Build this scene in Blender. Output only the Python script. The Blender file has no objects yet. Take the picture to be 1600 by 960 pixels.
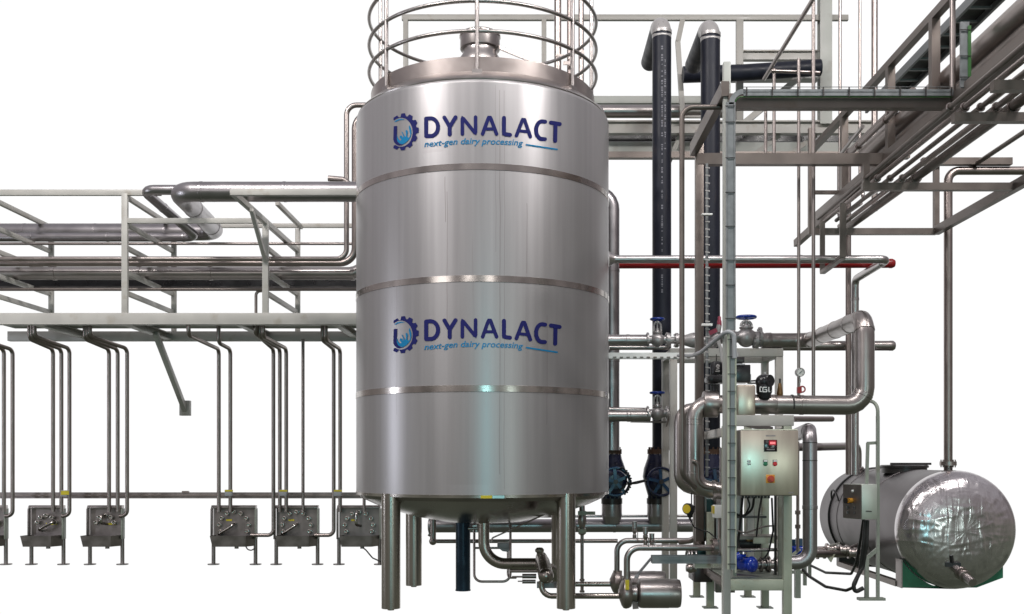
import bpy, bmesh, math, random
from mathutils import Vector, Matrix
random.seed(7)
PI = math.pi
S = bpy.context.scene
C = S.collection
F, PX, PY, EYE = 1550.0, 830.0, 718.0, 1.55

def W(px, py, y):
    return Vector(((px - PX) * y / F, y, EYE + (PY - py) * y / F))
def L(d, y):
    return d * y / F
def P(*t):
    return [W(*q) for q in t]

# ------------------------------------------------------------------ materials
MAT = {}
def nd(nt, typ, **kw):
    n = nt.nodes.new(typ)
    for k, v in kw.items():
        setattr(n, k, v)
    return n
def mat(name, col, metal=0.0, rough=0.5, var=0.12, rvar=0.12, scale=6.0, stretch=(1, 1, 1), bump=0.0, bscale=40.0,
        spot=None, spot_col=(0.1, 0.07, 0.05), emit=None, aniso=0.0, coat=0.0, bstretch=(1, 1, 1), spec=0.5):
    m = bpy.data.materials.new(name)
    m.use_nodes = True
    nt = m.node_tree
    b = nt.nodes['Principled BSDF']
    b.inputs['Metallic'].default_value = metal
    b.inputs['Specular IOR Level'].default_value = spec
    b.inputs['Coat Weight'].default_value = coat
    b.inputs['Coat Roughness'].default_value = 0.12
    tc = nd(nt, 'ShaderNodeTexCoord')
    mp = nd(nt, 'ShaderNodeMapping')
    mp.inputs['Scale'].default_value = stretch
    nt.links.new(tc.outputs['Object'], mp.inputs['Vector'])
    n = nd(nt, 'ShaderNodeTexNoise')
    n.inputs['Scale'].default_value = scale
    n.inputs['Detail'].default_value = 2
    n.inputs['Roughness'].default_value = 0.6
    nt.links.new(mp.outputs['Vector'], n.inputs['Vector'])
    r = nd(nt, 'ShaderNodeValToRGB')
    r.color_ramp.elements[0].position = 0.3
    r.color_ramp.elements[1].position = 0.7
    r.color_ramp.elements[0].color = (*[c * (1 - var) for c in col], 1)
    r.color_ramp.elements[1].color = (*[min(1, c * (1 + var)) for c in col], 1)
    nt.links.new(n.outputs['Fac'], r.inputs['Fac'])
    out = r.outputs['Color']
    if spot:
        n2 = nd(nt, 'ShaderNodeTexNoise')
        n2.inputs['Scale'].default_value = spot[0]
        n2.inputs['Detail'].default_value = 6
        nt.links.new(mp.outputs['Vector'], n2.inputs['Vector'])
        mr = nd(nt, 'ShaderNodeMapRange')
        mr.inputs['From Min'].default_value = spot[1]
        mr.inputs['From Max'].default_value = spot[1] + 0.12
        mr.inputs['To Max'].default_value = spot[2]
        nt.links.new(n2.outputs['Fac'], mr.inputs['Value'])
        mx = nd(nt, 'ShaderNodeMix', data_type='RGBA')
        nt.links.new(mr.outputs['Result'], mx.inputs['Factor'])
        nt.links.new(out, mx.inputs['A'])
        mx.inputs['B'].default_value = (*spot_col, 1)
        out = mx.outputs['Result']
    nt.links.new(out, b.inputs['Base Color'])
    rr = nd(nt, 'ShaderNodeMapRange')
    rr.inputs['From Min'].default_value = 0.25
    rr.inputs['From Max'].default_value = 0.75
    rr.inputs['To Min'].default_value = max(0.03, rough - rvar)
    rr.inputs['To Max'].default_value = min(1, rough + rvar)
    nt.links.new(n.outputs['Fac'], rr.inputs['Value'])
    nt.links.new(rr.outputs['Result'], b.inputs['Roughness'])
    if aniso:
        b.inputs['Anisotropic'].default_value = aniso
        tg = nd(nt, 'ShaderNodeTangent', direction_type='RADIAL', axis='Z')
        nt.links.new(tg.outputs['Tangent'], b.inputs['Tangent'])
        b.inputs['Anisotropic Rotation'].default_value = .25
    if bump:
        mb = nd(nt, 'ShaderNodeMapping')
        mb.inputs['Scale'].default_value = bstretch
        nt.links.new(tc.outputs['Object'], mb.inputs['Vector'])
        n3 = nd(nt, 'ShaderNodeTexNoise')
        n3.inputs['Scale'].default_value = bscale
        n3.inputs['Detail'].default_value = 4
        nt.links.new(mb.outputs['Vector'], n3.inputs['Vector'])
        bp = nd(nt, 'ShaderNodeBump')
        bp.inputs['Strength'].default_value = bump
        bp.inputs['Distance'].default_value = 0.01
        nt.links.new(n3.outputs['Fac'], bp.inputs['Height'])
        nt.links.new(bp.outputs['Normal'], b.inputs['Normal'])
    if emit:
        b.inputs['Emission Color'].default_value = (*emit[0], 1)
        b.inputs['Emission Strength'].default_value = emit[1]
    MAT[name] = m
    return m

mat('shell_steel', (.355, .343, .350), .66, .37, var=.05, rvar=.02, scale=3, stretch=(5, 5, .12), aniso=.35)
mat('band_steel', (.47, .435, .41), 1, .20, var=.08, rvar=.04, scale=5)
mat('satin_steel', (.40, .37, .36), 1, .32, var=.07, rvar=.04, scale=4, stretch=(1, 1, .4))
mat('cone_steel', (.30, .265, .255), 1, .22, var=.10, rvar=.06, scale=3)
mat('leg_steel', (.38, .345, .315), 1, .28, var=.07, rvar=.04, scale=5, stretch=(2, 2, .3))
mat('pipe_steel', (.36, .318, .303), 1, .36, var=.08, rvar=.04, scale=5)
mat('dark_pipe_steel', (.32, .275, .26), 1, .38, var=.1, rvar=.04, scale=5)
mat('bright_steel', (.46, .435, .435), 1, .33, var=.07, rvar=.05, scale=5)
mat('cladding', (.37, .35, .36), 1, .34, var=.08, rvar=.05, scale=4)
mat('skid_pipe_steel', (.37, .338, .325), 1, .34, var=.07, rvar=.05, scale=4)
mat('panel_steel', (.29, .262, .255), 1, .42, var=.14, rvar=.08, scale=6)
mat('cream_paint', (.46, .445, .415), 0, .42, var=.07, scale=3, spot=(5, .6, .45), spot_col=(.30, .25, .19), bump=.03, bscale=30)
mat('darker_cream_paint', (.35, .335, .31), 0, .42, var=.09, scale=3, spot=(5, .6, .45), spot_col=(.2, .14, .09), bump=.03, bscale=30)  # darker version of the cream, used on the rack behind the tank
mat('grey_paint', (.36, .37, .345), 0, .45, var=.09, scale=3, spot=(4, .6, .4), spot_col=(.22, .2, .17), bump=.03, bscale=30)
mat('green_grey_paint_and_light', (.24, .265, .225), 0, .42, var=.12, scale=4, spot=(6, .6, .4), spot_col=(.16, .13, .09), bump=.03, bscale=30)  # paint of the stands; also painted green light on station side plates
mat('green_lit_paint', (.39, .42, .335), 0, .40, var=.10, scale=4, spot=(7, .6, .5), spot_col=(.3, .22, .12))  # cream paint with the green floor reflection put into its colour
mat('brown_steel', (.185, .158, .144), .75, .42, var=.14, rvar=.06, scale=3, spot=(4, .6, .3), spot_col=(.14, .1, .07))
mat('galvanised', (.22, .232, .24), .6, .48, var=.12, scale=14)
mat('dark_steel', (.06, .055, .055), .6, .4, var=.2, scale=6)
mat('black_plastic', (.011, .013, .023), 0, .46, spec=.3, var=.25, scale=4, stretch=(2, 2, .5), spot=(3, .64, .25), spot_col=(.13, .09, .06))
mat('black_paint', (.012, .012, .014), 0, .32, var=.2, scale=8)
mat('black_rubber', (.012, .012, .012), 0, .5)
mat('dark_blue_paint', (.009, .013, .05), 0, .3, var=.2, scale=8)
mat('teal_blue_paint', (.009, .045, .11), 0, .3, var=.2, scale=8)
mat('post_blue', (.012, .035, .065), .35, .28, var=.15, scale=5)
mat('bright_blue_paint', (.006, .035, .36), 0, .22, var=.15, scale=8, coat=.4)
mat('handwheel_blue', (.008, .04, .3), 0, .3)
mat('red_paint', (.27, .008, .01), 0, .35, var=.15, scale=4)
mat('pink_red', (.30, .035, .07), 0, .4)
mat('valve_grey', (.44, .42, .42), .75, .4, var=.14, rvar=.08, scale=14, bump=.08, bscale=60)
mat('white_plastic', (.78, .79, .78), 0, .4, var=.03)
mat('pale_fitting', (.40, .385, .38), .3, .38, var=.06, scale=6)
mat('yellow_plastic', (.55, .40, .01), 0, .45, var=.08)
mat('label_yellow', (.5, .42, .02), 0, .5, var=.15, scale=60)
mat('label_cyan', (.32, .62, .64), 0, .5, var=.08)
mat('orange_plastic', (.62, .28, .03), 0, .4)
mat('switch_red', (.42, .045, .015), 0, .4)
mat('button_red', (.5, .01, .02), 0, .3)
mat('button_green', (.008, .14, .06), 0, .3)
mat('brass', (.26, .15, .065), .7, .42, var=.2, scale=10)
mat('box_steel', (.63, .555, .46), .95, .33, var=.05, rvar=.06, scale=5, stretch=(3, 3, .3))
mat('stand_box_steel', (.58, .62, .56), .8, .42, var=.06, rvar=.06, scale=5)
mat('cradle_green', (.02, .17, .09), 0, .38, var=.2, scale=4, spot=(5, .6, .3), spot_col=(.05, .09, .06))
mat('teal_plate', (.03, .10, .10), .3, .4, var=.3, scale=5)
mat('rust_flange', (.10, .055, .035), .3, .6, var=.3, scale=15)
mat('logo_navy', (.012, .014, .105), 0, .6, var=.04, spec=.15)
mat('logo_cyan', (.008, .17, .36), 0, .6, var=.04, spec=.15)
mat('print_white', (.17, .17, .20), 0, .6)
mat('grey_print', (.24, .23, .24), 0, .6)
mat('dial_white', (.75, .75, .72), 0, .4)
mat('display_black', (.014, .008, .009), 0, .2)
mat('led_red', (.6, .02, .04), 0, .4, emit=((1, .3, .3), 1.5))
mat('led_window', (.25, .0, .01), 0, .4, emit=((.75, 0, .03), .2))
mat('green_cable', (.04, .13, .035), 0, .45)
mat('grey_plastic', (.32, .33, .35), 0, .45)
mat('htank_steel', (.165, .15, .153), 1, .46, var=.07, rvar=.05, scale=2.5, bump=.03, bscale=2.2)
def foil():
    m = mat('foil', (.58, .55, .56), 1, .25, var=.06, rvar=.05, scale=5)
    nt = m.node_tree
    b = nt.nodes['Principled BSDF']
    tc = nt.nodes['Texture Coordinate']
    hs = []
    for sc, st, ang in ((1.6, (1, 1, 5.0), .7), (2.6, (5.5, 1, 1), -.4), (6.0, (1, 1, 1), 0)):
        mp = nd(nt, 'ShaderNodeMapping')
        mp.inputs['Scale'].default_value = st
        mp.inputs['Rotation'].default_value = (0, ang, 0)
        nt.links.new(tc.outputs['Object'], mp.inputs['Vector'])
        n = nd(nt, 'ShaderNodeTexNoise', noise_type='RIDGED_MULTIFRACTAL')
        n.inputs['Scale'].default_value = sc
        n.inputs['Detail'].default_value = 4
        n.inputs['Distortion'].default_value = .6
        nt.links.new(mp.outputs['Vector'], n.inputs['Vector'])
        hs.append(n.outputs['Fac'])
    a1 = nd(nt, 'ShaderNodeMath', operation='ADD'); nt.links.new(hs[0], a1.inputs[0]); nt.links.new(hs[1], a1.inputs[1])
    a2 = nd(nt, 'ShaderNodeMath', operation='MULTIPLY_ADD'); nt.links.new(hs[2], a2.inputs[0]); a2.inputs[1].default_value = .5
    nt.links.new(a1.outputs[0], a2.inputs[2])
    bp = nd(nt, 'ShaderNodeBump')
    bp.inputs['Strength'].default_value = .55
    bp.inputs['Distance'].default_value = .012
    nt.links.new(a2.outputs[0], bp.inputs['Height'])
    nt.links.new(bp.outputs['Normal'], b.inputs['Normal'])
foil()

def stain_shell():
    # thin vertical drip lines and two broad, faint darker bands on the tank's wall
    m = MAT['shell_steel']; nt = m.node_tree; b = nt.nodes['Principled BSDF']
    tc = nt.nodes['Texture Coordinate']
    base = b.inputs['Base Color'].links[0].from_socket
    def streak(scale, zs, lo, amt, seedv):
        mp = nd(nt, 'ShaderNodeMapping'); mp.inputs['Scale'].default_value = (scale, scale, zs)
        mp.inputs['Location'].default_value = (seedv, seedv * .37, 0)
        nt.links.new(tc.outputs['Object'], mp.inputs['Vector'])
        n = nd(nt, 'ShaderNodeTexNoise'); n.inputs['Scale'].default_value = 1; n.inputs['Detail'].default_value = 3
        nt.links.new(mp.outputs['Vector'], n.inputs['Vector'])
        mr = nd(nt, 'ShaderNodeMapRange'); mr.inputs['From Min'].default_value = lo; mr.inputs['From Max'].default_value = lo + .08
        mr.inputs['To Max'].default_value = amt
        nt.links.new(n.outputs['Fac'], mr.inputs['Value'])
        return mr.outputs['Result']
    def M(op, *v):
        n = nd(nt, 'ShaderNodeMath', operation=op)
        for i, x in enumerate(v):
            if isinstance(x, (int, float)): n.inputs[i].default_value = x
            else: nt.links.new(x, n.inputs[i])
        return n.outputs[0]
    out = base
    fs = [streak(*q) for q in ((26, .5, .72, .22, 3.1), (60, 1.1, .74, .25, 1.7))]
    # long drips and two broad darker bands: azimuth, half width, top and bottom height, strength
    sx = nd(nt, 'ShaderNodeSeparateXYZ'); nt.links.new(tc.outputs['Object'], sx.inputs[0])
    az = M('ARCTAN2', sx.outputs[0], M('MULTIPLY', sx.outputs[1], -1.0))
    wn = nd(nt, 'ShaderNodeTexNoise', noise_dimensions='1D'); wn.inputs['Scale'].default_value = .9; wn.inputs['Detail'].default_value = 3
    nt.links.new(sx.outputs[2], wn.inputs['W'])
    wob = M('MULTIPLY', M('SUBTRACT', wn.outputs['Fac'], .5), .022)
    for a0, hw, z0, z1, am in ((.165, .0022, 1.4, 5.2, .38), (.197, .0018, 1.25, 5.2, .33), (.135, .0018, 3.6, 5.25, .25), (-.208, .0016, 2.9, 4.2, .5), (-.222, .0016, 3.9, 4.35, .6), (.36, .0016, 3.4, 4.1, .45), (-.31, .05, 4.6, 5.3, .12), (-.055, .09, 1.3, 5.3, .10), (.52, .0018, 1.9, 3.0, .3), (-.62, .0016, 2.0, 3.3, .3)):
        d = M('ABSOLUTE', M('SUBTRACT', M('ADD', az, wob), a0))
        f = nd(nt, 'ShaderNodeMapRange', interpolation_type='SMOOTHSTEP'); f.inputs['From Min'].default_value = hw; f.inputs['From Max'].default_value = hw * 2.2
        f.inputs['To Min'].default_value = am; f.inputs['To Max'].default_value = 0
        nt.links.new(d, f.inputs['Value'])
        g = M('MULTIPLY', M('GREATER_THAN', sx.outputs[2], z0), M('LESS_THAN', sx.outputs[2], z1))
        fs.append(M('MULTIPLY', f.outputs['Result'], g))
    for f in fs:
        mx = nd(nt, 'ShaderNodeMix', data_type='RGBA')
        nt.links.new(f, mx.inputs['Factor']); nt.links.new(out, mx.inputs['A'])
        mx.inputs['B'].default_value = (.17, .145, .14, 1)
        out = mx.outputs['Result']
    nt.links.new(out, b.inputs['Base Color'])
stain_shell()

# ------------------------------------------------------------------ objects
OFF = {}
def tag(o, label=None, cat=None, group=None, kind=None):
    if label: o['label'] = label
    if cat: o['category'] = cat
    if group: o['group'] = group
    if kind: o['kind'] = kind
def T(name, label, cat, loc, group=None):
    o = bpy.data.objects.new(name, None)
    o.empty_display_size = .1
    C.objects.link(o)
    o.location = loc
    OFF[o.name] = Vector(loc)
    tag(o, label, cat, group)
    return o
def dup(root, loc, label, group=None):
    r = root.copy(); C.objects.link(r); r.location = loc
    OFF[r.name] = Vector(loc)
    r['label'] = label
    if group: r['group'] = group
    for ch in list(root.children):
        c = ch.copy(); C.objects.link(c); c.parent = r; OFF[c.name] = OFF[r.name]
        for g in list(ch.children):
            d = g.copy(); C.objects.link(d); d.parent = c; OFF[d.name] = OFF[r.name]
    return r

UP = Vector((0, 0, 1))
def frame(d, up=None):
    d = d.normalized()
    up = up or UP
    if abs(d.dot(up)) > .999:
        up = Vector((0, 1, 0))
    u = d.cross(up).normalized()
    v = u.cross(d).normalized()
    return u, v
def arcpts(pts, bend, n=6):
    pts = [Vector(p) for p in pts]
    if not bend or len(pts) < 3:
        return pts
    out = [pts[0]]
    for i in range(1, len(pts) - 1):
        a, b, c = pts[i - 1], pts[i], pts[i + 1]
        d1 = (a - b); d2 = (c - b)
        l1, l2 = d1.length, d2.length
        d1.normalize(); d2.normalize()
        ang = d1.angle(d2)
        if ang > 3.1:
            out.append(b); continue
        lim1 = l1 * (.98 if i == 1 else .49); lim2 = l2 * (.98 if i == len(pts) - 2 else .49)
        t = min(bend / math.tan(ang / 2), lim1, lim2)
        r = t * math.tan(ang / 2)
        cen = b + (d1 + d2).normalized() * (r / math.sin(ang / 2))
        s = b + d1 * t - cen; e = b + d2 * t - cen
        sw = PI - ang
        ax = s.cross(e).normalized()
        for k in range(n + 1):
            out.append(cen + Matrix.Rotation(sw * k / n, 3, ax) @ s)
    out.append(pts[-1])
    return out

class MB:
    def __init__(self):
        self.b = bmesh.new()
    def tube(self, pts, r, bend=None, seg=16, n=6, cap=True, rs=None):
        pts = arcpts(pts, bend, n)
        q = [pts[0]]
        for p in pts[1:]:
            if (p - q[-1]).length > 1e-5: q.append(p)
        pts = q
        rings = []
        u = None
        for i, p in enumerate(pts):
            if i == 0: d = pts[1] - pts[0]
            elif i == len(pts) - 1: d = pts[-1] - pts[-2]
            else: d = (pts[i] - pts[i - 1]).normalized() + (pts[i + 1] - pts[i]).normalized()
            d.normalize()
            if u is None:
                u, v = frame(d)
            else:
                u = (u - d * u.dot(d)).normalized()
                v = u.cross(d).normalized()
            rr = rs[i] if rs else r
            k = 1.0
            if 0 < i < len(pts) - 1:
                c = (pts[i] - pts[i - 1]).normalized().dot(d)
                k = 1.0 / max(.5, c)
            # mitre: stretch the ring in the plane of the turn
            ring = []
            t = None
            if k > 1.0001:
                t = ((pts[i + 1] - pts[i]).normalized() - (pts[i] - pts[i - 1]).normalized())
                t = (t - d * t.dot(d))
                t = t.normalized() if t.length > 1e-6 else None
            for j in range(seg):
                a = 2 * PI * j / seg
                w = u * math.cos(a) + v * math.sin(a)
                if t is not None:
                    w = w + t * (w.dot(t) * (k - 1))
                ring.append(self.b.verts.new(p + w * rr))
            rings.append(ring)
        for A, B in zip(rings, rings[1:]):
            for j in range(seg):
                self.b.faces.new((A[j], A[(j + 1) % seg], B[(j + 1) % seg], B[j]))
        if cap:
            self.b.faces.new(rings[0][::-1]); self.b.faces.new(rings[-1])
        return self
    def lathe(self, o, axis, prof, seg=32, cap=True):
        o = Vector(o); axis = Vector(axis).normalized()
        u, v = frame(axis)
        rings = []
        for r, t in prof:
            if r < 1e-5:
                rings.append([self.b.verts.new(o + axis * t)])
            else:
                rings.append([self.b.verts.new(o + axis * t + (u * math.cos(2 * PI * j / seg) + v * math.sin(2 * PI * j / seg)) * r) for j in range(seg)])
        for A, B in zip(rings, rings[1:]):
            if len(A) == 1 and len(B) == 1: continue
            for j in range(seg):
                k = (j + 1) % seg
                if len(A) == 1: self.b.faces.new((A[0], B[k], B[j]))
                elif len(B) == 1: self.b.faces.new((A[j], A[k], B[0]))
                else: self.b.faces.new((A[j], A[k], B[k], B[j]))
        if cap:
            if len(rings[0]) > 1: self.b.faces.new(rings[0][::-1])
            if len(rings[-1]) > 1: self.b.faces.new(rings[-1])
        return self
    def cyl(self, p, q, r, seg=24, r2=None):
        p = Vector(p); q = Vector(q)
        l = (q - p).length
        return self.lathe(p, q - p, [(r, 0), (r2 if r2 is not None else r, l)], seg)
    def ball(self, c, r, seg=20, s=(1, 1, 1)):
        M = Matrix.Translation(Vector(c)) @ Matrix.Diagonal((*s, 1))
        bmesh.ops.create_uvsphere(self.b, u_segments=seg, v_segments=seg // 2 + 2, radius=r, matrix=M)
        return self
    def torus(self, c, axis, R, r, seg=40, s2=10, a0=0, a1=2 * PI):
        u, v = frame(Vector(axis))
        c = Vector(c)
        full = abs(a1 - a0 - 2 * PI) < 1e-6
        rings = []
        N = seg if full else seg + 1
        for i in range(N):
            a = a0 + (a1 - a0) * i / seg
            d = u * math.cos(a) + v * math.sin(a)
            ring = []
            for j in range(s2):
                b = 2 * PI * j / s2
                ring.append(self.b.verts.new(c + d * (R + r * math.cos(b)) + Vector(axis).normalized() * (r * math.sin(b))))
            rings.append(ring)
        rng = range(N) if full else range(N - 1)
        for i in rng:
            A, B = rings[i], rings[(i + 1) % N]
            for j in range(s2):
                self.b.faces.new((A[j], A[(j + 1) % s2], B[(j + 1) % s2], B[j]))
        return self
    def bar(self, p, q, w, h, up=None, prof='box', t=None):
        p = Vector(p); q = Vector(q)
        u, v = frame(q - p, up)
        w2, h2 = w / 2, h / 2
        if t is None: t = min(w, h) * .14
        if prof == 'box': pf = [(-w2, -h2), (w2, -h2), (w2, h2), (-w2, h2)]
        elif prof == 'I':
            k = t / 2
            pf = [(-w2, -h2), (w2, -h2), (w2, -h2 + t), (k, -h2 + t), (k, h2 - t), (w2, h2 - t), (w2, h2), (-w2, h2), (-w2, h2 - t), (-k, h2 - t), (-k, -h2 + t), (-w2, -h2 + t)]
        elif prof == 'C':   # open to +u
            pf = [(-w2, -h2), (w2, -h2), (w2, -h2 + t), (-w2 + t, -h2 + t), (-w2 + t, h2 - t), (w2, h2 - t), (w2, h2), (-w2, h2)]
        elif prof == 'D':   # open to -u
            pf = [(w2, -h2), (w2, h2), (-w2, h2), (-w2, h2 - t), (w2 - t, h2 - t), (w2 - t, -h2 + t), (-w2, -h2 + t), (-w2, -h2)]
        elif prof == 'L':
            pf = [(-w2, -h2), (w2, -h2), (w2, -h2 + t), (-w2 + t, -h2 + t), (-w2 + t, h2), (-w2, h2)]
        elif prof == 'U':   # tray open to the top
            pf = [(-w2, -h2), (w2, -h2), (w2, h2), (w2 - t, h2), (w2 - t, -h2 + t), (-w2 + t, -h2 + t), (-w2 + t, h2), (-w2, h2)]
        A = [self.b.verts.new(p + u * a + v * b) for a, b in pf]
        B = [self.b.verts.new(q + u * a + v * b) for a, b in pf]
        n = len(pf)
        for j in range(n):
            k = (j + 1) % n
            self.b.faces.new((A[j], A[k], B[k], B[j]))
        self.b.faces.new(A[::-1]); self.b.faces.new(B)
        return self
    def box(self, c, s, rot=None):
        M = Matrix.Translation(Vector(c)) @ (rot.to_4x4() if rot else Matrix()) @ Matrix.Diagonal((*s, 1))
        bmesh.ops.create_cube(self.b, size=1, matrix=M)
        return self
    def bb(self, a, b):
        a = Vector(a); b = Vector(b)
        return self.box((a + b) / 2, [abs(x) for x in (b - a)])
    def prism(self, pts, n):
        pts = [Vector(p) for p in pts]
        n = Vector(n)
        A = [self.b.verts.new(p) for p in pts]; B = [self.b.verts.new(p + n) for p in pts]
        k = len(pts)
        for j in range(k):
            self.b.faces.new((A[j], A[(j + 1) % k], B[(j + 1) % k], B[j]))
        self.b.faces.new(A[::-1]); self.b.faces.new(B)
        return self
    def flange(self, c, axis, r, t, bolts=8):
        c = Vector(c); axis = Vector(axis).normalized()
        self.lathe(c - axis * t / 2, axis, [(r, 0), (r, t)], 28)
        u, v = frame(axis)
        for i in range(bolts):
            a = 2 * PI * (i + .5) / bolts
            p = c + (u * math.cos(a) + v * math.sin(a)) * r * .82
            self.cyl(p - axis * t * .95, p + axis * t * .95, r * .085, 6)
        return self
    def build(self, name, m, parent=None, label=None, bevel=0, smooth=35, loc=None):
        b = self.b
        bmesh.ops.recalc_face_normals(b, faces=b.faces[:])
        if bevel:
            es = [e for e in b.edges if len(e.link_faces) == 2 and e.calc_face_angle(0) > .9]
            bmesh.ops.bevel(b, geom=es, offset=bevel, segments=2, profile=.5, affect='EDGES', clamp_overlap=True)
        off = OFF[parent.name] if parent else Vector(loc if loc is not None else (0, 0, 0))
        if off.length:
            bmesh.ops.translate(b, verts=b.verts[:], vec=-off)
        me = bpy.data.meshes.new(name)
        b.to_mesh(me); b.free()
        me.materials.append(MAT[m] if isinstance(m, str) else m)
        if smooth:
            me.shade_smooth()
            me.set_sharp_from_angle(angle=math.radians(smooth))
        o = bpy.data.objects.new(name, me)
        C.objects.link(o)
        if parent:
            o.parent = parent
            OFF[o.name] = OFF[parent.name]
        else:
            o.location = off
            OFF[o.name] = off
        if label: o['label'] = label
        return o

def pipe(name, label, cat, pts, d, m='pipe_steel', bend=1.5, group=None, n=6, seams=None, flanges=(), seam_mat=None, ends=None):
    """a pipe run as one thing: pts are (px, py, depth); d = diameter in metres"""
    pts = P(*pts)
    o = T(name, label, cat, pts[-1] if pts[-1].z < pts[0].z else pts[0], group)
    MB().tube(pts, d / 2, d * bend, n=n, seg=20).build('pipe_run', m, o)
    if seams:
        path = arcpts(pts, d * bend, n)
        segs = [(path[i], path[i + 1]) for i in range(len(path) - 1)]
        tot = sum((b - a).length for a, b in segs)
        k = max(1, int(tot / seams))
        for i in range(1, k + 1):
            s = tot * i / (k + 1)
            for a, b in segs:
                l = (b - a).length
                if s <= l:
                    p = a.lerp(b, s / l); dr = (b - a).normalized()
                    MB().lathe(p - dr * .02, dr, [(d / 2, 0), (d / 2 + .004, .004), (d / 2 + .004, .036), (d / 2, .04)], 24).build('jacket_seam', seam_mat or m, o)
                    break
                s -= l
    for (q, ax, r, t, fm) in flanges:
        MB().flange(W(*q), ax, r, t).build('flange', fm, o)
    return o

# ------------------------------------------------------------------ camera, world, lamps
cam = bpy.data.cameras.new('camera')
camo = bpy.data.objects.new('camera', cam)
C.objects.link(camo)
camo.location = (0, 0, EYE)
camo.rotation_euler = (PI / 2, 0, 0)
cam.sensor_width = 36
cam.lens = F / 1600 * 36
cam.shift_x = (800 - PX) / 1600
cam.shift_y = (PY - 480) / 1600
cam.clip_start = .05
cam.clip_end = 400
S.camera = camo
S.view_settings.view_transform = 'Standard'
S.view_settings.look = 'None'
S.view_settings.exposure = 0
S.view_settings.gamma = 1
S.cycles.use_denoising = True
S.cycles.sample_clamp_indirect = 6

w = bpy.data.worlds.new('World')
S.world = w
w.use_nodes = True
nt = w.node_tree
bg = nt.nodes['Background']
tc = nd(nt, 'ShaderNodeTexCoord')
sp = nd(nt, 'ShaderNodeSeparateXYZ')
nt.links.new(tc.outputs['Generated'], sp.inputs[0])
def mth(op, a, b=None, c=None, clamp=False):
    n = nd(nt, 'ShaderNodeMath', operation=op, use_clamp=clamp)
    for i, x in enumerate((a, b, c)):
        if x is None: continue
        if isinstance(x, (int, float)): n.inputs[i].default_value = x
        else: nt.links.new(x, n.inputs[i])
    return n.outputs[0]
X_, Y_, Z_ = sp.outputs
zneg = mth('MINIMUM', Z_, 0.0)
zz = mth('MULTIPLY_ADD', zneg, 2.2, Z_)          # the white cyclorama is shorter downwards
ln = mth('SQRT', mth('ADD', mth('ADD', mth('MULTIPLY', X_, X_), mth('MULTIPLY', Y_, Y_)), mth('MULTIPLY', zz, zz)))
cs = mth('DIVIDE', Y_, ln)
mr = nd(nt, 'ShaderNodeMapRange', interpolation_type='SMOOTHSTEP')
mr.inputs['From Min'].default_value = math.cos(math.radians(50))
mr.inputs['From Max'].default_value = math.cos(math.radians(40))
nt.links.new(cs, mr.inputs['Value'])
hall = nd(nt, 'ShaderNodeValToRGB')
cr = hall.color_ramp
stops = ((0.0, (.07, .08, .06)), (.40, (.13, .145, .115)), (.49, (.20, .195, .17)), (.52, (.25, .225, .215)), (.62, (.33, .30, .315)), (.78, (.42, .405, .43)), (1.0, (.48, .465, .50)))
cr.elements[0].color = (*stops[0][1], 1)
cr.elements[1].color = (*stops[-1][1], 1)
for pos, col in stops[1:-1]:
    cr.elements.new(pos).color = (*col, 1)
nt.links.new(mth('MULTIPLY_ADD', Z_, .5, .5), hall.inputs['Fac'])
mp = nd(nt, 'ShaderNodeMapping')
mp.inputs['Scale'].default_value = (3.2, 3.2, 1.1)
nt.links.new(tc.outputs['Generated'], mp.inputs['Vector'])
nz = nd(nt, 'ShaderNodeTexNoise')
nz.inputs['Scale'].default_value = 1.6
nz.inputs['Detail'].default_value = 4
nt.links.new(mp.outputs['Vector'], nz.inputs['Vector'])
m2 = nd(nt, 'ShaderNodeMapRange')
m2.inputs['From Min'].default_value = .3; m2.inputs['From Max'].default_value = .7
m2.inputs['To Min'].default_value = .5; m2.inputs['To Max'].default_value = 1.55
nt.links.new(nz.outputs['Fac'], m2.inputs['Value'])
hm = nd(nt, 'ShaderNodeMix', data_type='RGBA', blend_type='MULTIPLY')
hm.inputs['Factor'].default_value = 1
nt.links.new(hall.outputs['Color'], hm.inputs['A']); nt.links.new(m2.outputs['Result'], hm.inputs['B'])
fm = nd(nt, 'ShaderNodeMix', data_type='RGBA')
nt.links.new(mr.outputs['Result'], fm.inputs['Factor'])
nt.links.new(hm.outputs['Result'], fm.inputs['A'])
fm.inputs['B'].default_value = (1.02, 1.02, 1.02, 1)
nt.links.new(fm.outputs['Result'], bg.inputs['Color'])
bg.inputs['Strength'].default_value = 1.0

def lamp(name, loc, target, sx, sy, power, col):
    l = bpy.data.lights.new(name, 'AREA')
    l.shape = 'RECTANGLE'; l.size = sx; l.size_y = sy; l.energy = power; l.color = col
    o = bpy.data.objects.new(name, l)
    C.objects.link(o)
    o.location = loc
    o.rotation_euler = (Vector(target) - Vector(loc)).to_track_quat('-Z', 'Y').to_euler()
    return o
# hall lamps high over the aisle in front of the machines, and two rows far behind the camera
for x, e_ in ((-7.0, 800), (-2.2, 190), (2.4, 290), (7.2, 760)):
    lamp('hall_and_fill_lamp', (x, 4.2, 11.8), (x * .8, 11, 2), 3.0, .7, e_, (1, .965, .94))
for x in (-4.2, 2.6):
    lamp('hall_and_fill_lamp', (x, -11, 7.2), (x * .5, 11, 4), 2.6, 1.2, 60, (1, .97, .94))
lamp('hall_and_fill_lamp', (-9.5, -3, 6.0), (-6, 13, 3), 4.5, 2.4, 105, (1, .975, .96))  # added fill lamp to brighten the left rack, no known fixture
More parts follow.
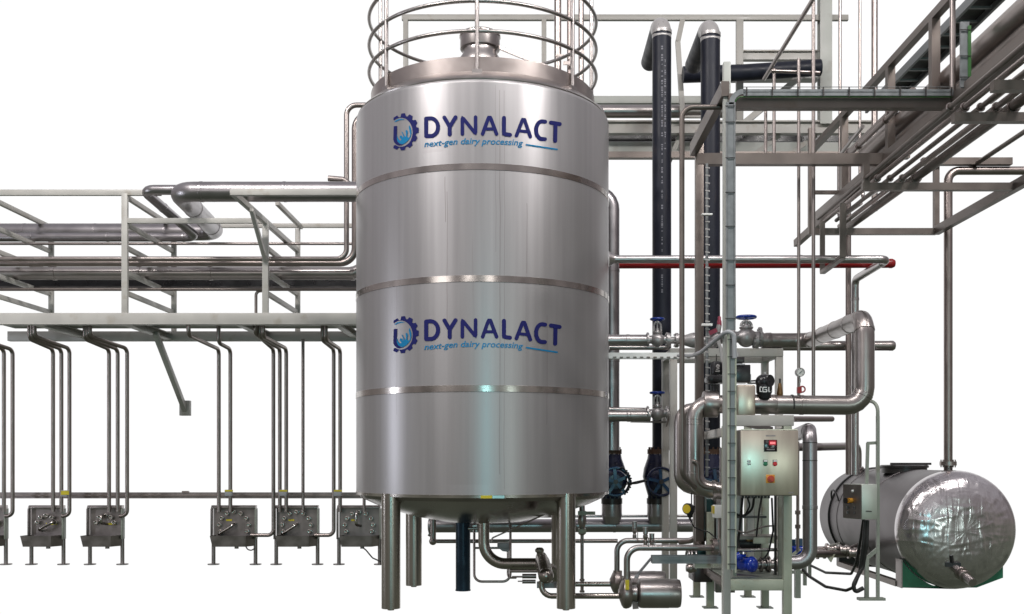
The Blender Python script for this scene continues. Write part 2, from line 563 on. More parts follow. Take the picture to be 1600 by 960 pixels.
# tall bright doorway far behind the camera and a narrow window at the left
lamp('doorway_lamp', (1.3, -9, 1.9), (0, 11, 2.2), .6, 2.4, 190, (.42, .95, 1))
lamp('doorway_lamp', (9.2, -9, 1.7), (2.5, 11, 1.4), 1.3, 2.2, 160, (.80, 1, .94))
lamp('window_lamp', (-14, 8.2, 2.4), (-.5, 11, 2.6), .55, 3.6, 170, (.86, .9, 1))
# ------------------------------------------------------------------ the big storage tank
TX, TY, TR = -.542, 11.2, 1.412
tank = T('storage_tank', 'large upright stainless steel tank with blue lettering on four thick legs', 'tank', (TX, TY, 0))
A0 = (TX, TY, 0); ZA = (0, 0, 1)
MB().lathe(A0, ZA, [(TR, 1.195), (TR, 3.0), (TR, 5.27), (TR - .004, 5.295), (TR - .018, 5.31)], 128, cap=False).build('shell', 'shell_steel', tank)
MB().lathe(A0, ZA, [(TR - .02, 5.30), (TR - .012, 5.318), (TR - .025, 5.335), (1.34, 5.375), (1.275, 5.43), (1.25, 5.445)], 128, cap=False).build('shoulder', 'satin_steel', tank)
MB().lathe(A0, ZA, [(TR - .03, 1.165), (TR + .003, 1.167), (TR + .004, 1.197), (TR - .01, 1.2)], 128, cap=False).build('bottom_rim', 'band_steel', tank)
for z in (2.25, 3.335, 4.44):
    MB().lathe(A0, ZA, [(TR - .004, z - .034), (TR + .005, z - .031), (TR + .005, z + .031), (TR - .004, z + .034)], 128, cap=False).build('band', 'band_steel', tank)
MB().lathe(A0, ZA, [(1.252, 5.44), (1.252, 5.59), (1.236, 5.592), (1.236, 5.45)], 96, cap=False).build('roof_collar', 'pipe_steel', tank)
MB().lathe(A0, ZA, [(1.24, 5.46), (1.0, 5.60), (.6, 5.78), (.28, 5.9), (0, 5.93)], 96, cap=False).build('roof', 'satin_steel', tank)
MB().lathe(A0, ZA, [(TR - .03, 1.17), (1.36, 1.13), (1.2, 1.055), (1.0, .985), (.75, .915), (.5, .868), (.46, .858), (.0, .852)], 96, cap=False).build('dished_bottom', 'cone_steel', tank)
mx = W(750, 60, 11.2).x
mw = MB().lathe((mx, 11.2, 0), ZA, [(.25, 5.85), (.24, 6.0), (.225, 6.07), (.197, 6.11), (.195, 6.165), (.222, 6.172), (.224, 6.18), (.224, 6.335), (.212, 6.345), (0, 6.35)], 48, cap=False).build('manway_neck', 'satin_steel', tank)
MB().lathe((mx, 11.2, 0), ZA, [(.229, 6.30), (.233, 6.31), (.233, 6.325), (.229, 6.335)], 48, cap=False).build('lid_rim', 'band_steel', mw)
MB().bar(W(776, 73, 11.15), W(884, 117, 10.9), .05, .035).build('conduit', 'pipe_steel', tank)
rail = MB()
GR = 1.272
gr = None
for z in (5.838, 6.139, 6.44):
    h = MB().torus((TX, TY, z), ZA, GR, .0195, 96, 12)
    if gr is None:
        gr = h.build('guard_rail', 'satin_steel', tank)
    else:
        h.build('hoop', 'satin_steel', gr)
for a in (0, 50, -50, 103, -107):
    t = math.radians(a)
    p = Vector((TX + GR * math.sin(t), TY - GR * math.cos(t), 0))
    po = MB().cyl(p + UP * 5.43, p + UP * 7.05, .022, 16)
    po.box(p + UP * 5.425, (.10, .05, .05), Matrix.Rotation(t, 3, 'Z'))
    po.build('rail_post', 'satin_steel', gr)
for sx, sy in ((-1, -1), (1, -1), (-1, 1), (1, 1)):
    px_ = TX + sx * (.90 if sy < 0 else .885); py_ = TY + sy * (1.0 if sy < 0 else .86)
    lg = MB().cyl((px_, py_, .02), (px_, py_, 1.2), .097, 32).build('leg', 'leg_steel', tank)
    MB().cyl((px_, py_, 0), (px_, py_, .021), .035, 16).build('foot_screw', 'leg_steel', lg)
def onshell(px, py, off=.003):
    a = (px - PX) / F
    R = TR + off
    # (aY-TX)^2+(Y-TY)^2=R^2
    qa = a * a + 1; qb = -2 * (a * TX + TY); qc = TX * TX + TY * TY - R * R
    y = (-qb - math.sqrt(qb * qb - 4 * qa * qc)) / (2 * qa)
    return W(px, py, y)
for nm, x0, x1, m in (('yellow_sticker', 751, 769, 'label_yellow'), ('pale_sticker', 769.5, 788, 'label_cyan')):
    b = MB()
    for i in range(4):
        xa = x0 + (x1 - x0) * i / 4; xb = x0 + (x1 - x0) * (i + 1) / 4
        b.b.faces.new([b.b.verts.new(onshell(*q, off=.009)) for q in ((xa, 774.5), (xb, 774.5), (xb, 779), (xa, 779))])
    b.build(nm, m, tank)
# the printed emblem and lettering, twice
_lay = [0]
def stroke(b, pts, wd, dy, nsub=6, caps=True, rnd=True):
    _lay[0] = (_lay[0] + 1) % 9
    off = .003 + _lay[0] * .00022
    fp = []
    for p, q in zip(pts, pts[1:]):
        n = max(1, int(math.hypot(q[0] - p[0], q[1] - p[1]) / 12))
        for i in range(n):
            fp.append((p[0] + (q[0] - p[0]) * i / n, p[1] + (q[1] - p[1]) * i / n))
    fp.append(pts[-1])
    def mp(x, y): return b.b.verts.new(onshell(600 + x / 5.3333, 160 + y / 5.3333 + dy, off))
    L_, R_ = [], []
    N = len(fp)
    for i, p in enumerate(fp):
        a = fp[max(0, i - 1)]; c = fp[min(N - 1, i + 1)]
        dx, dyy = c[0] - a[0], c[1] - a[1]
        l = math.hypot(dx, dyy) or 1
        nx, ny = -dyy / l, dx / l
        w_ = wd / 2
        L_.append((p[0] + nx * w_, p[1] + ny * w_)); R_.append((p[0] - nx * w_, p[1] - ny * w_))
    lv = [mp(*p) for p in L_]; rv = [mp(*p) for p in R_]
    for i in range(N - 1):
        b.b.faces.new((lv[i], lv[i + 1], rv[i + 1], rv[i]))
    if rnd:
        for idx, sgn in ((0, -1), (N - 1, 1)):
            p = fp[idx]; q = fp[idx - sgn]
            th = math.atan2(p[1] - q[1], p[0] - q[0])
            arc = [mp(p[0] + math.cos(th + t) * wd / 2, p[1] + math.sin(th + t) * wd / 2) for t in [PI / 2 - PI * k / 8 for k in range(1, 8)]]
            s = [lv[idx]] + arc + [rv[idx]] if sgn > 0 else [rv[idx]] + arc + [lv[idx]]
            try: b.b.faces.new(s)
            except ValueError: pass
def ell(cx, cy, rx, ry, a0, a1, n=16):
    return [(cx + rx * math.cos(math.radians(a0 + (a1 - a0) * i / n)), cy + ry * math.sin(math.radians(a0 + (a1 - a0) * i / n))) for i in range(n + 1)]
from mathutils.geometry import tessellate_polygon
def poly(b, pts, dy, off):
    p3 = [Vector((x, y, 0)) for x, y in pts]
    tris = [[pts[i] for i in t] for t in tessellate_polygon([p3])]
    out = []
    while tris:                     # split until the facets follow the curved wall
        t = tris.pop()
        e = [(math.hypot(t[i][0] - t[(i + 1) % 3][0], t[i][1] - t[(i + 1) % 3][1]), i) for i in range(3)]
        l, i = max(e)
        if l > 22:
            p, q, r = t[i], t[(i + 1) % 3], t[(i + 2) % 3]
            m = ((p[0] + q[0]) / 2, (p[1] + q[1]) / 2)
            tris += [[p, m, r], [m, q, r]]
        else:
            out.append(t)
    cache = {}
    def V(p):
        k = (round(p[0], 3), round(p[1], 3))
        if k not in cache:
            cache[k] = b.b.verts.new(onshell(600 + p[0] / 5.3333, 160 + p[1] / 5.3333 + dy, off))
        return cache[k]
    for t in out:
        try: b.b.faces.new([V(p) for p in t])
        except ValueError: pass
def text_mesh(txt, size=1.0, shear=0.0, bold=0.0):
    cu = bpy.data.curves.new('lettering', 'FONT')
    cu.body = txt; cu.size = size; cu.shear = shear
    cu.resolution_u = 3
    cu.offset = bold
    o = bpy.data.objects.new('lettering', cu)
    C.objects.link(o)
    dg = bpy.context.evaluated_depsgraph_get()
    me = bpy.data.meshes.new_from_object(o.evaluated_get(dg))
    bpy.data.objects.remove(o)
    vs = [Vector(v.co) for v in me.vertices]
    fs = [tuple(p.vertices) for p in me.polygons]
    bpy.data.meshes.remove(me)
    return vs, fs
E = lambda x, y: (26.7 + x * .3889, 53.3 + y * .3889)   # emblem drawing space (13.72 px per px) -> lettering space
for dy in (0, 317):
    em = MB()
    # toothed ring open to the left
    cx, cy = 300, 492
    outer, inner = [], []
    pts = []
    a = -122
    ring_o = []
    teeth = [(-112, -80 + -16), (-92, -70), (-60, -36), (-28, -8), (-4 - 12, 12), (0, 0)]
    gear = [(135, 250), (135, 195), (215, 145), (250, 188), (285, 180), (302, 105), (378, 97), (400, 160), (428, 172), (475, 122), (545, 160), (535, 235), (560, 250), (610, 240), (650, 305), (615, 365), (625, 395), (675, 412), (675, 515), (615, 540), (612, 575), (648, 622), (605, 702), (550, 698), (530, 725), (540, 785), (475, 843), (425, 810), (395, 822), (375, 888), (292, 895), (270, 835), (245, 835), (205, 880), (130, 848), (140, 790)]
    inn = [(140, 790)] + [(292 + 252 * math.cos(math.radians(t)), 505 + 312 * math.sin(math.radians(t))) for t in range(118, -121, -7)] + [(150, 250)]
    # quads between the toothed outline and the inner oval
    n = 70
    def along(pl, k):
        ls = [math.hypot(q[0] - p[0], q[1] - p[1]) for p, q in zip(pl, pl[1:])]
        t = sum(ls) * k
        for (p, q), l in zip(zip(pl, pl[1:]), ls):
            if t <= l + 1e-6: return (p[0] + (q[0] - p[0]) * t / l, p[1] + (q[1] - p[1]) * t / l)
            t -= l
        return pl[-1]
    poly(em, [E(*p) for p in gear + inn[1:]], dy, .0034)
    # upright bar bending into the bowl
    poly(em, [E(*p) for p in [(138, 378), (212, 370), (206, 560), (206, 665), (225, 715), (262, 750), (310, 768), (360, 762), (318, 780), (255, 792), (200, 775), (150, 725), (130, 665)]], dy, .0038)
    em.build('emblem_gear', 'logo_navy', tank, smooth=0)
    sp_ = MB()
    poly(sp_, [E(*p) for p in [(148, 285), (180, 255), (240, 225), (310, 218), (385, 240), (300, 240), (230, 258), (180, 285)]], dy, .0036)
    poly(sp_, [E(*p) for p in [(208, 560), (225, 625), (262, 682), (296, 680), (302, 655), (268, 625), (266, 590), (292, 574), (318, 590), (322, 618), (340, 618), (345, 590), (303, 492), (325, 500), (372, 590), (385, 606), (400, 590), (402, 520), (390, 480), (405, 455), (430, 470), (442, 510), (430, 560), (432, 608), (456, 625), (478, 610), (492, 560), (480, 500), (461, 395), (472, 352), (495, 395), (515, 470), (518, 540), (500, 610), (450, 680), (390, 735), (330, 765), (270, 750), (225, 712), (208, 660)]], dy, .0042)
    sp_.build('emblem_splash', 'logo_cyan', tank, smooth=0)
    lt = MB()
    w_ = 34
    stroke(lt, [(351, 138), (351, 282)], w_, dy)
    stroke(lt, [(351, 137), (385, 134)] + ell(388, 208, 62, 74, -90, 90, 18) + [(351, 283)], w_, dy)
    stroke(lt, [(503, 128), (547, 205), (547, 268)], w_, dy); stroke(lt, [(596, 126), (547, 205)], w_, dy)
    stroke(lt, [(653, 264), (653, 126), (763, 262), (763, 124)], 30, dy)
    stroke(lt, [(822, 264), (872, 126), (886, 126), (938, 264)], 31, dy); stroke(lt, [(848, 222), (912, 222)], 26, dy)
    stroke(lt, [(1000, 131), (1000, 264), (1050, 272)], w_, dy)
    stroke(lt, [(1104, 278), (1156, 143), (1170, 144), (1220, 288)], 31, dy); stroke(lt, [(1126, 238), (1196, 246)], 26, dy)
    stroke(lt, [(1343, 163)] + ell(1318, 233, 50, 74, -88, -272, 16) + [(1341, 308)], w_, dy)
    stroke(lt, [(1392, 170), (1464, 182)], w_, dy); stroke(lt, [(1430, 180), (1427, 322)], w_, dy)
    lt.build('lettering', 'logo_navy', tank, smooth=0)
    tg = MB()
    vs, fs = text_mesh('next-gen dairy processing', 1.0, .22, .012)
    x0 = min(v.x for v in vs); x1 = max(v.x for v in vs)
    base = [(335, 374), (460, 363), (520, 357), (610, 351), (740, 347), (830, 350), (960, 352), (1080, 357), (1160, 366)]
    def by(x):
        for (a, ya), (b_, yb) in zip(base, base[1:]):
            if x <= b_: return ya + (yb - ya) * (x - a) / (b_ - a)
        return base[-1][1]
    sc = (1160 - 335) / (x1 - x0)
    vv = []
    for v in vs:
        X = 335 + (v.x - x0) * sc
        vv.append(tg.b.verts.new(onshell(600 + X / 5.3333, 160 + (by(X) - v.y * sc * .92) / 5.3333 + dy, .0035)))
    for f in fs:
        try: tg.b.faces.new([vv[i] for i in f])
        except ValueError: pass
    tg.build('tagline', 'logo_cyan', tank, smooth=0)
    ul = MB()
    stroke(ul, [(1187, 354), (1443, 393)], 13, dy)
    ul.build('underline', 'logo_cyan', tank, smooth=0)

# ------------------------------------------------------------------ below and beside the tank
o = T('support_post', 'dark blue steel post standing upright beneath the big tank', 'post', W(723.5, 923, 11.72))
pz = W(723.5, 923, 11.72)
MB().cyl((pz.x, pz.y, 0), (pz.x, pz.y, .95), .087, 32).build('post_tube', 'post_blue', o)
MB().cyl((pz.x, pz.y, 0), (pz.x, pz.y, .012), .092, 32).build('base_ring', 'post_blue', o)

o = pipe('outlet_pipe', 'thick polished outlet elbow pipe dropping from the centre of the tank bottom', 'pipe', ((756, 810, 11.1), (756, 881, 11.1), (846, 881, 11.0)), L(17.5, 11.1), 'leg_steel', 1.9, n=12)
MB().cyl(W(756, 815, 11.1), W(756, 818.5, 11.1), .085, 32).build('collar', 'leg_steel', o)

o = T('outlet_valve', 'polished outlet valve with round ball end under the tank', 'valve', W(850, 900, 10.75))
q0, q1 = W(846, 872, 11.0), W(853, 900, 10.55)
MB().lathe(q0, q1 - q0, [(.05, -.06), (.062, -.03), (.07, .04), (.08, .12), (.082, .3), (.078, (q1 - q0).length)], 32).build('valve_body', 'leg_steel', o)
MB().ball(q1, .083, 28).build('ball_end', 'leg_steel', o)
MB().tube(P((846, 878, 10.95), (843, 862, 10.9)), .036, seg=20).lathe(W(843, 863, 10.9), UP, [(.045, 0), (.05, .012), (.05, .03), (.03, .05), (0, .055)], 24).build('top_cap', 'leg_steel', o)
MB().tube(P((852, 885, 10.8), (864, 888, 10.85), (869, 902, 10.9), (869, 915, 10.95)), .045, .1).build('side_elbow', 'leg_steel', o)
for a, b, yy, r in ((816, 838, 900.5, .026), (816, 837, 909, .022)):
    MB().cyl(W(a, yy, 10.7), W(b, yy, 10.7), r, 20).build('actuator', 'panel_steel', o)
MB().cyl(W(800, 901.5, 10.72), W(816, 901.5, 10.72), .01, 10).cyl(W(809, 908.5, 10.72), W(816, 908.5, 10.72), .007, 10).build('rod', 'pipe_steel', o)
MB().bb(W(839, 911.5, 10.6), W(880, 916.5, 10.75)).build('bracket', 'galvanised', o)
MB().tube(P((797, 892.5, 10.95), (840, 892.5, 10.9)), .019).build('air_line', 'pipe_steel', o)

pipe('suction_pipe', 'lower of two polished suction pipes running behind the front leg to the pumps', 'pipe', ((846, 908, 10.55), (846, 931.5, 10.55), (968, 931.5, 10.3)), L(9, 10.5), 'leg_steel', 1.8, 'pump suction pipes')
pipe('suction_pipe', 'upper of two polished suction pipes running behind the front leg to the pumps', 'pipe', ((866, 913, 11.05), (957, 913, 11.0)), L(8, 11), 'leg_steel', 1.8, 'pump suction pipes')
pipe('drain_tube', 'thin drain tube bent into a wide U under the tank', 'tube', ((741, 820, 11.3), (741, 909, 11.1), (797.5, 909, 11.1), (797.5, 816, 11.3)), L(4, 11.2), 'pipe_steel', 3)
o = pipe('sample_tube', 'thin short tube with a grey switch box behind the outlet elbow', 'tube', ((743, 856.5, 11.35), (793.5, 856.5, 11.35), (793.5, 903, 11.3), (806, 903, 11.2)), L(3.5, 11.3), 'pipe_steel', 2)
MB().bb(W(777, 849, 11.3), W(796, 856, 11.4)).build('switch_box', 'grey_plastic', o, bevel=.004)
MB().prism([W(779, 856.5, 11.33), W(796, 856.5, 11.33), W(795, 863, 11.33), (W(785, 861.5, 11.33))], (0, .05, 0)).build('box_cover', 'grey_plastic', o)
MB().cyl(W(731.5, 826, 11.28), W(746, 826, 11.28), .018, 16).box(W(742, 826, 11.3), (.05, .05, .08)).build('end_fitting', 'bright_steel', o)
pipe('sensor_cable', 'thin black cable strung diagonally under the tank bottom', 'cable', ((768, 848, 10.7), (769, 841, 10.7), (800, 827, 10.7), (866, 797, 10.6)), .017, 'dark_pipe_steel', 1.5)

o = pipe('manifold_pipe', 'long insulated manifold pipe lying low behind the tank legs', 'pipe', ((672, 822, 13.0), (1152, 821, 13.0)), L(21, 13), 'cladding', 1.5, seams=.9)
MB().lathe(W(669, 822, 13), (1, 0, 0), [(.07, 0), (.1, .01), (.1, .05), (.085, .06), (.085, .09)], 28).build('end_flange', 'cladding', o)
MB().cyl(W(668, 807.5, 13.1), W(1150, 806.5, 13.1), .018, 12).build('tracer_tube', 'bright_steel', o)
o = pipe('riser_elbow', 'short vertical steel elbow at the left end of the low insulated pipe', 'pipe', ((677, 795, 12.6), (676.5, 848, 12.6)), L(9.5, 12.6), 'pipe_steel', 1.5)
MB().ball(W(676.5, 846, 12.6), .05, 18).cyl(W(670, 834, 12.6), W(677, 838, 12.6), .03, 14).build('union_nut', 'pipe_steel', o)
pipe('return_pipe', 'thin dark return pipe just below the low insulated pipe', 'pipe', ((681, 846, 12.7), (965, 845.5, 12.7)), L(6.3, 12.7), 'dark_pipe_steel', 1.5)

o = T('sight_tube', 'thin upright tube with union fittings right of the front tank leg', 'tube', W(909.5, 925, 11.6))
MB().cyl(W(909.5, 834, 11.6), W(909.5, 926, 11.6), L(2.7, 11.6), 14).build('tube', 'dark_pipe_steel', o)
MB().lathe(W(909.5, 830, 11.6), UP, [(.02, -.05), (.045, -.03), (.045, .01), (.03, .03), (.034, .05), (.048, .09), (.05, .16), (.036, .2), (.03, .33)], 24).build('sight_valve', 'pipe_steel', o)
MB().cyl(W(903, 802, 11.6), W(930, 802, 11.6), .02, 14).bb(W(903.5, 799, 11.5), W(915.5, 805, 11.56)).build('side_branch', 'green_lit_paint', o)
MB().bb(W(904, 827, 11.53), W(915, 832.5, 11.66)).build('union', 'green_lit_paint', o, bevel=.004)
MB().cyl(W(909.5, 905, 11.6), W(909.5, 908, 11.6), .03, 12).cyl(W(909.5, 923, 11.6), W(909.5, 926, 11.6), .03, 12).build('clamp', 'dark_pipe_steel', o)

def pump(y, cx, cy, rm, label, x_head, x_mot, ytop):
    o = T('centrifugal_pump', label, 'pump', W(cx, PY + EYE * F / y, y), 'pumps on the floor')
    c = lambda px: W(px, cy, y)
    MB().lathe(c(x_mot[0]), (1, 0, 0), [(rm * .80, 0), (rm * .97, .02), (rm, .05), (rm, L(x_mot[1] - x_mot[0], y) * .72), (rm * .985, L(x_mot[1] - x_mot[0], y) * .725), (rm * .985, L(x_mot[1] - x_mot[0], y) - .03), (rm * .92, L(x_mot[1] - x_mot[0], y) - .005), (0, L(x_mot[1] - x_mot[0], y))], 48).build('motor_cover', 'satin_steel', o)
    MB().lathe(c(x_head[1]), (1, 0, 0), [(rm * .62, -.01), (rm * .55, .02), (rm * .6, .05), (rm * .52, .06), (rm * .52, L(x_mot[0] - x_head[1], y) + .01)], 36).build('motor_neck', 'satin_steel', o)
    MB().lathe(c(x_head[0]), (1, 0, 0), [(rm * .3, -.03), (rm * .45, -.02), (rm * .82, 0), (rm * 1.0, .02), (rm * 1.04, .045), (rm * 1.0, .075), (rm * .9, .1), (rm * .6, L(x_head[1] - x_head[0], y))], 40).build('pump_head', 'pipe_steel', o)
    MB().cyl(c(x_head[0] - 4), c(x_head[0] - 1), rm * .36, 24).build('inlet_ferrule', 'pipe_steel', o)
    MB().cyl(W(x_head[0] + 8, ytop, y), W(x_head[0] + 8, ytop + 7, y), L(7, y), 20).build('outlet_clamp', 'pipe_steel', o)
    MB().bar(W(x_head[1] + 5, cy + 12, y), Vector((W(x_head[1] + 6, cy, y).x, y - .02, .0)), .03, .06, Vector((1, 0, 0))).build('foot', 'brown_steel', o)
    return o
o = pump(10.3, 1020, 927.5, .152, 'polished pump with large steel motor drum at front of the pipework', (971, 987), (996, 1063), 903)
MB().bb(W(977.5, 907, 10.12), W(982.5, 921, 10.16)).build('warning_label', 'label_yellow', o)
pump(11.0, 1010, 910, .125, 'pump mostly hidden behind the front motor drum', (957, 972), (981, 1040), 892)
o = pipe('discharge_pipe', 'front polished discharge pipe rising from the pump and bending right', 'pipe', ((979.5, 905, 10.3), (979.5, 856, 10.3), (1117, 856, 10.3)), L(10, 10.3), 'satin_steel', 2.0, 'pump discharge pipes', n=10)
MB().flange(W(1116, 856, 10.3), (1, 0, 0), .1, .05, 6).build('flange', 'dark_pipe_steel', o)
pipe('discharge_pipe', 'rear discharge pipe of the pair bending right above the pumps', 'pipe', ((964, 893, 11.0), (964, 845, 11.0), (1089, 845, 11.0), (1093, 815, 11.0)), L(8.6, 11), 'satin_steel', 2.0, 'pump discharge pipes', n=10)
for px, y0, y1, y, lab in ((991.5, 815, 843, 11.0, 'slim steel tap standing on the rear discharge pipe'), (1008.5, 824, 852, 10.3, 'slim steel tap standing on the front discharge pipe'), (1018.5, 834, 853, 10.32, 'smallest tap with side lever on the front discharge pipe')):
    o = T('sample_tap', lab, 'tap', W(px, y1, y), 'taps on the discharge pipes')
    k = (y1 - y0) * y / F
    MB().lathe(W(px, y1, y), UP, [(.018, -.01), (.022, .02), (.022, k * .25), (.014, k * .3), (.026, k * .42), (.026, k * .55), (.016, k * .6)], 18).build('tap_body', 'pipe_steel', o)
    MB().lathe(W(px, y1, y), UP, [(.02, k * .6), (.026, k * .62), (.026, k * .96), (.03, k * .97), (.03, k)], 18).build('tap_cap', 'bright_steel', o)
    MB().tube([W(px + 1, y1 - (y1 - y0) * .5, y - .02), W(px + 5, y1 - (y1 - y0) * .4, y - .03), W(px + 4.5, y1 + 2, y - .03)], .005, .02, 8).build('lever', 'pipe_steel', o)
# ------------------------------------------------------------------ pipe rack at the left
YF, YB = 13.0, 14.75
rack = T('pipe_rack', 'long cream painted steel pipe rack crossing the left side behind the tank', 'pipe rack', W(400, 508, YF))
def zat(py, y): return EYE + (PY - py) * y / F
xl, xr = W(-60, 0, YF).x, W(700, 0, YF).x
zb = zat(499, YF)
MB().bar((xl, YF, zb), (xr, YF, zb), .09, L(18, YF), prof='D', t=.022).build('front_beam', 'cream_paint', rack, bevel=.004)
MB().bar((xl, YF - .03, zb - L(8.3, YF)), (xr, YF - .03, zb - L(8.3, YF)), .05, .008).build('beam_lip', 'cream_paint', rack)
zb2 = zat(526, YB)
MB().bar((xl - .3, YB, zb2), (xr, YB, zb2), .1, L(15, YB), prof='D', t=.02).build('rear_beam', 'cream_paint', rack, bevel=.004)
MB().bb((xl, YF + .25, zb + .055), (xr, YB - .4, zb + .065)).build('tray_plate', 'grey_paint', rack)
# top rails
MB().bar(W(-60, 301.5, YF), W(252, 301.5, YF), .05, L(9, YF)).build('top_rail', 'cream_paint', rack, bevel=.004)
MB().bar(W(200, 345.5, YF), W(414, 345.5, YF), .05, L(8, YF)).build('middle_rail', 'cream_paint', rack, bevel=.004)
MB().bar(W(-60, 353, YB), W(700, 353, YB), .05, L(6.5, YB)).build('rear_rail', 'cream_paint', rack, bevel=.004)
MB().bar(W(362, 301, 11.53), W(566, 301, 11.53), .06, L(10, 11.53)).build('front_rail', 'cream_paint', rack, bevel=.004)
XS = (W(-22, 0, YF).x, W(195.5, 0, YF).x, W(415, 0, YF).x)
LV = (5.0, 4.64, 4.33, 4.005, 3.735)
for i, x in enumerate(XS):
    ztop = 5.03 if i < 2 else 4.66
    MB().bar((x, YF - .003, zb + .07), (x, YF - .003, ztop), .078, .05, Vector((0, 1, 0))).build('post', 'cream_paint', rack, bevel=.004)
    MB().bar((x + .01, YB, zb2), (x + .01, YB, 4.98), .07, .05, Vector((0, 1, 0))).build('post', 'cream_paint', rack, bevel=.004)
    for j, z in enumerate(LV):
        y0 = YF + .03
        if i == 2 and j == 0:
            MB().bar((x + .06, 13.35, z), (x + .06, YB, z), .05, .06).build('cross_arm', 'cream_paint', rack, bevel=.004); continue
        if i == 2 and j == 1:
            MB().bar((x, 11.55, z + .02), (x, YB, z + .02), .06, .07).build('cross_arm', 'cream_paint', rack, bevel=.004); continue
        MB().bar((x, y0, z), (x, YB - .04, z), .05, .062).build('cross_arm', 'cream_paint', rack, bevel=.004)
MB().bar(W(393, 328, 12.15), W(415, 408, YF - .04), .05, .05, Vector((0, 1, 0))).build('knee_brace', 'cream_paint', rack, bevel=.004)
for x in (-6.6, -5.36, -3.9, -2.6):
    dz = -.02 if x == -5.36 else .0
    MB().bar((x, YF + .05, zb + dz), (x, YB - .06, zb + dz), .09, .10, prof='C', t=.015).build('floor_joist', 'cream_paint', rack)
MB().bar(W(243, 521, 14.02), W(290, 643, 15.25), .085, .07, Vector((1, 0, 0))).build('wall_strut', 'cream_paint', rack, bevel=.005)
MB().bb(W(280, 626, 15.2), W(299, 650, 15.29)).build('wall_plate', 'cream_paint', rack, bevel=.005)

# ------------------------------------------------------------------ pipes lying on the rack
o = pipe('insulated_pipe', 'largest shiny jacketed pipe along the rack top, looping back and left', 'pipe', ((575, 300, 12.3), (277, 300, 12.3), (339, 363, 14.5), (-70, 363, 14.5)), L(31, 12.3), 'cladding', .95, n=5, seams=1.05)
pipe('insulated_pipe', 'smaller shiny jacketed pipe beside the largest one on the rack top', 'pipe', ((300, 297, 12.75), (223, 297, 12.75), (308, 371, 14.22), (-70, 371, 14.22)), L(15.5, 12.75), 'cladding', 1.0, n=5, seams=1.2)
pipe('vent_stub', 'short brown tapered stub on top of the large jacketed pipe beside the tank', 'pipe', ((556, 296, 12.5), (537, 281, 12.5), (513, 279, 12.5)), L(9, 12.5), 'pipe_steel', 1.2)
pipe('thin_pipe', 'thinnest straight steel pipe below the jacketed pipes on the rack', 'pipe', ((-70, 381, 14.05), (590, 381, 14.05)), L(4.6, 14), 'pipe_steel')
pipe('process_pipe', 'middle-size rack pipe bending up beside the tank, inner of the bending pair', 'pipe', ((-70, 405, 13.25), (541.5, 405, 13.25), (541.5, 164.5, 13.25), (600, 164.5, 13.25)), L(8, 13.25), 'pipe_steel', 2.0, 'rack pipes turning up beside the tank', n=8)
pipe('process_pipe', 'thicker rack pipe bending up beside the tank, outer of the bending pair', 'pipe', ((-70, 411.5, 13.5), (555, 411.5, 13.5), (555, 178, 13.5), (600, 178, 13.5)), L(11, 13.5), 'dark_pipe_steel', 2.2, 'rack pipes turning up beside the tank', n=8)
o = pipe('process_pipe', 'thick brown-grey pipe lying low on the rack with a clamp', 'pipe', ((-70, 427.5, 13.75), (553, 427.5, 13.75), (600, 400, 13.75)), L(20, 13.75), 'satin_steel', 1.5)
for px in (326, 548, 215, 82):
    p = W(px, 427.5, 13.75)
    MB().lathe(p, (1, 0, 0), [(L(10, 13.75), 0), (L(10.8, 13.75), .004), (L(10.8, 13.75), .05), (L(10, 13.75), .054)], 28).build('clamp_ring', 'satin_steel', o)
o = T('cable_duct_and_gap', 'flat black cable duct behind the low rack pipes', 'cable duct', W(200, 452, 14.3))
MB().bb(W(-70, 436.5, 14.25), W(600, 449.5, 14.35)).build('duct_body', 'black_paint', o)
MB().bb(W(-70, 449.8, 14.2), W(600, 451, 14.4)).build('duct_base', 'dark_steel', o)
pipe('copper_pipe', 'thin brown pipe below the black cable duct on the rack', 'pipe', ((-70, 452.5, 13.4), (600, 452.5, 13.4)), L(5, 13.4), 'brown_steel')

# ------------------------------------------------------------------ pipes dropping to the valve stations
DY = 14.5
def drop(label, x0, y1, x1, y2, yend, ytop=13.9, y0=508, jx=None, d=L(6, DY), grp='drop pipes feeding the valve stations'):
    pts = [(x0, y0, ytop), (x0, y1, ytop), (x1, y2, DY), (x1, yend, DY)]
    if jx is not None: pts.append((jx, yend, DY))
    pipe('drop_pipe', label, 'pipe', pts, d, 'dark_pipe_steel', 1.5, grp)
st = ('at the far left edge', 'of the second station from the left', 'of the third station from the left')
drop('left one of two drop pipes at the far left edge', -45, 527, 6.2, 546, 800)
drop('right one of two drop pipes at the far left edge, hooked at its foot', -33, 529, 19.8, 547, 806.5, jx=8)
for x0, x1s, who in ((46, (83, 96, 108.6), 'second'), (132.5, (170.5, 184, 198.7), 'third')):
    drop('left one of three drop pipes above the %s valve station from the left' % who, x0, 530, x1s[0], 546, 800)
    drop('middle one of three drop pipes above the %s valve station from the left' % who, x0 + 4, 529, x1s[1], 546, 800, ytop=13.85)
    drop('right one of three above the %s valve station from the left, hooked at foot' % who, x0 + 8, 526, x1s[2], 545, 806.5, jx=x1s[2] - 12, ytop=13.8)
drop('left one of two drop pipes above the fourth valve station from the left', 294.5, 524, 342, 546, 800, ytop=13.25)
drop('right one of two drop pipes above the fourth valve station from the left', 341.5, 536, 360, 546, 800, ytop=14.1)
drop('leftmost of three close drop pipes, bent left at its foot into the fourth valve station', 399, 521, 427.3, 546, 836.5, jx=392, ytop=13.6)
drop('middle one of the three close drop pipes above the fifth valve station', 406, 527, 437.3, 545, 800, ytop=13.65)
drop('right one of the three close drop pipes above the fifth valve station', 411, 526, 447.3, 545, 800, ytop=13.5)
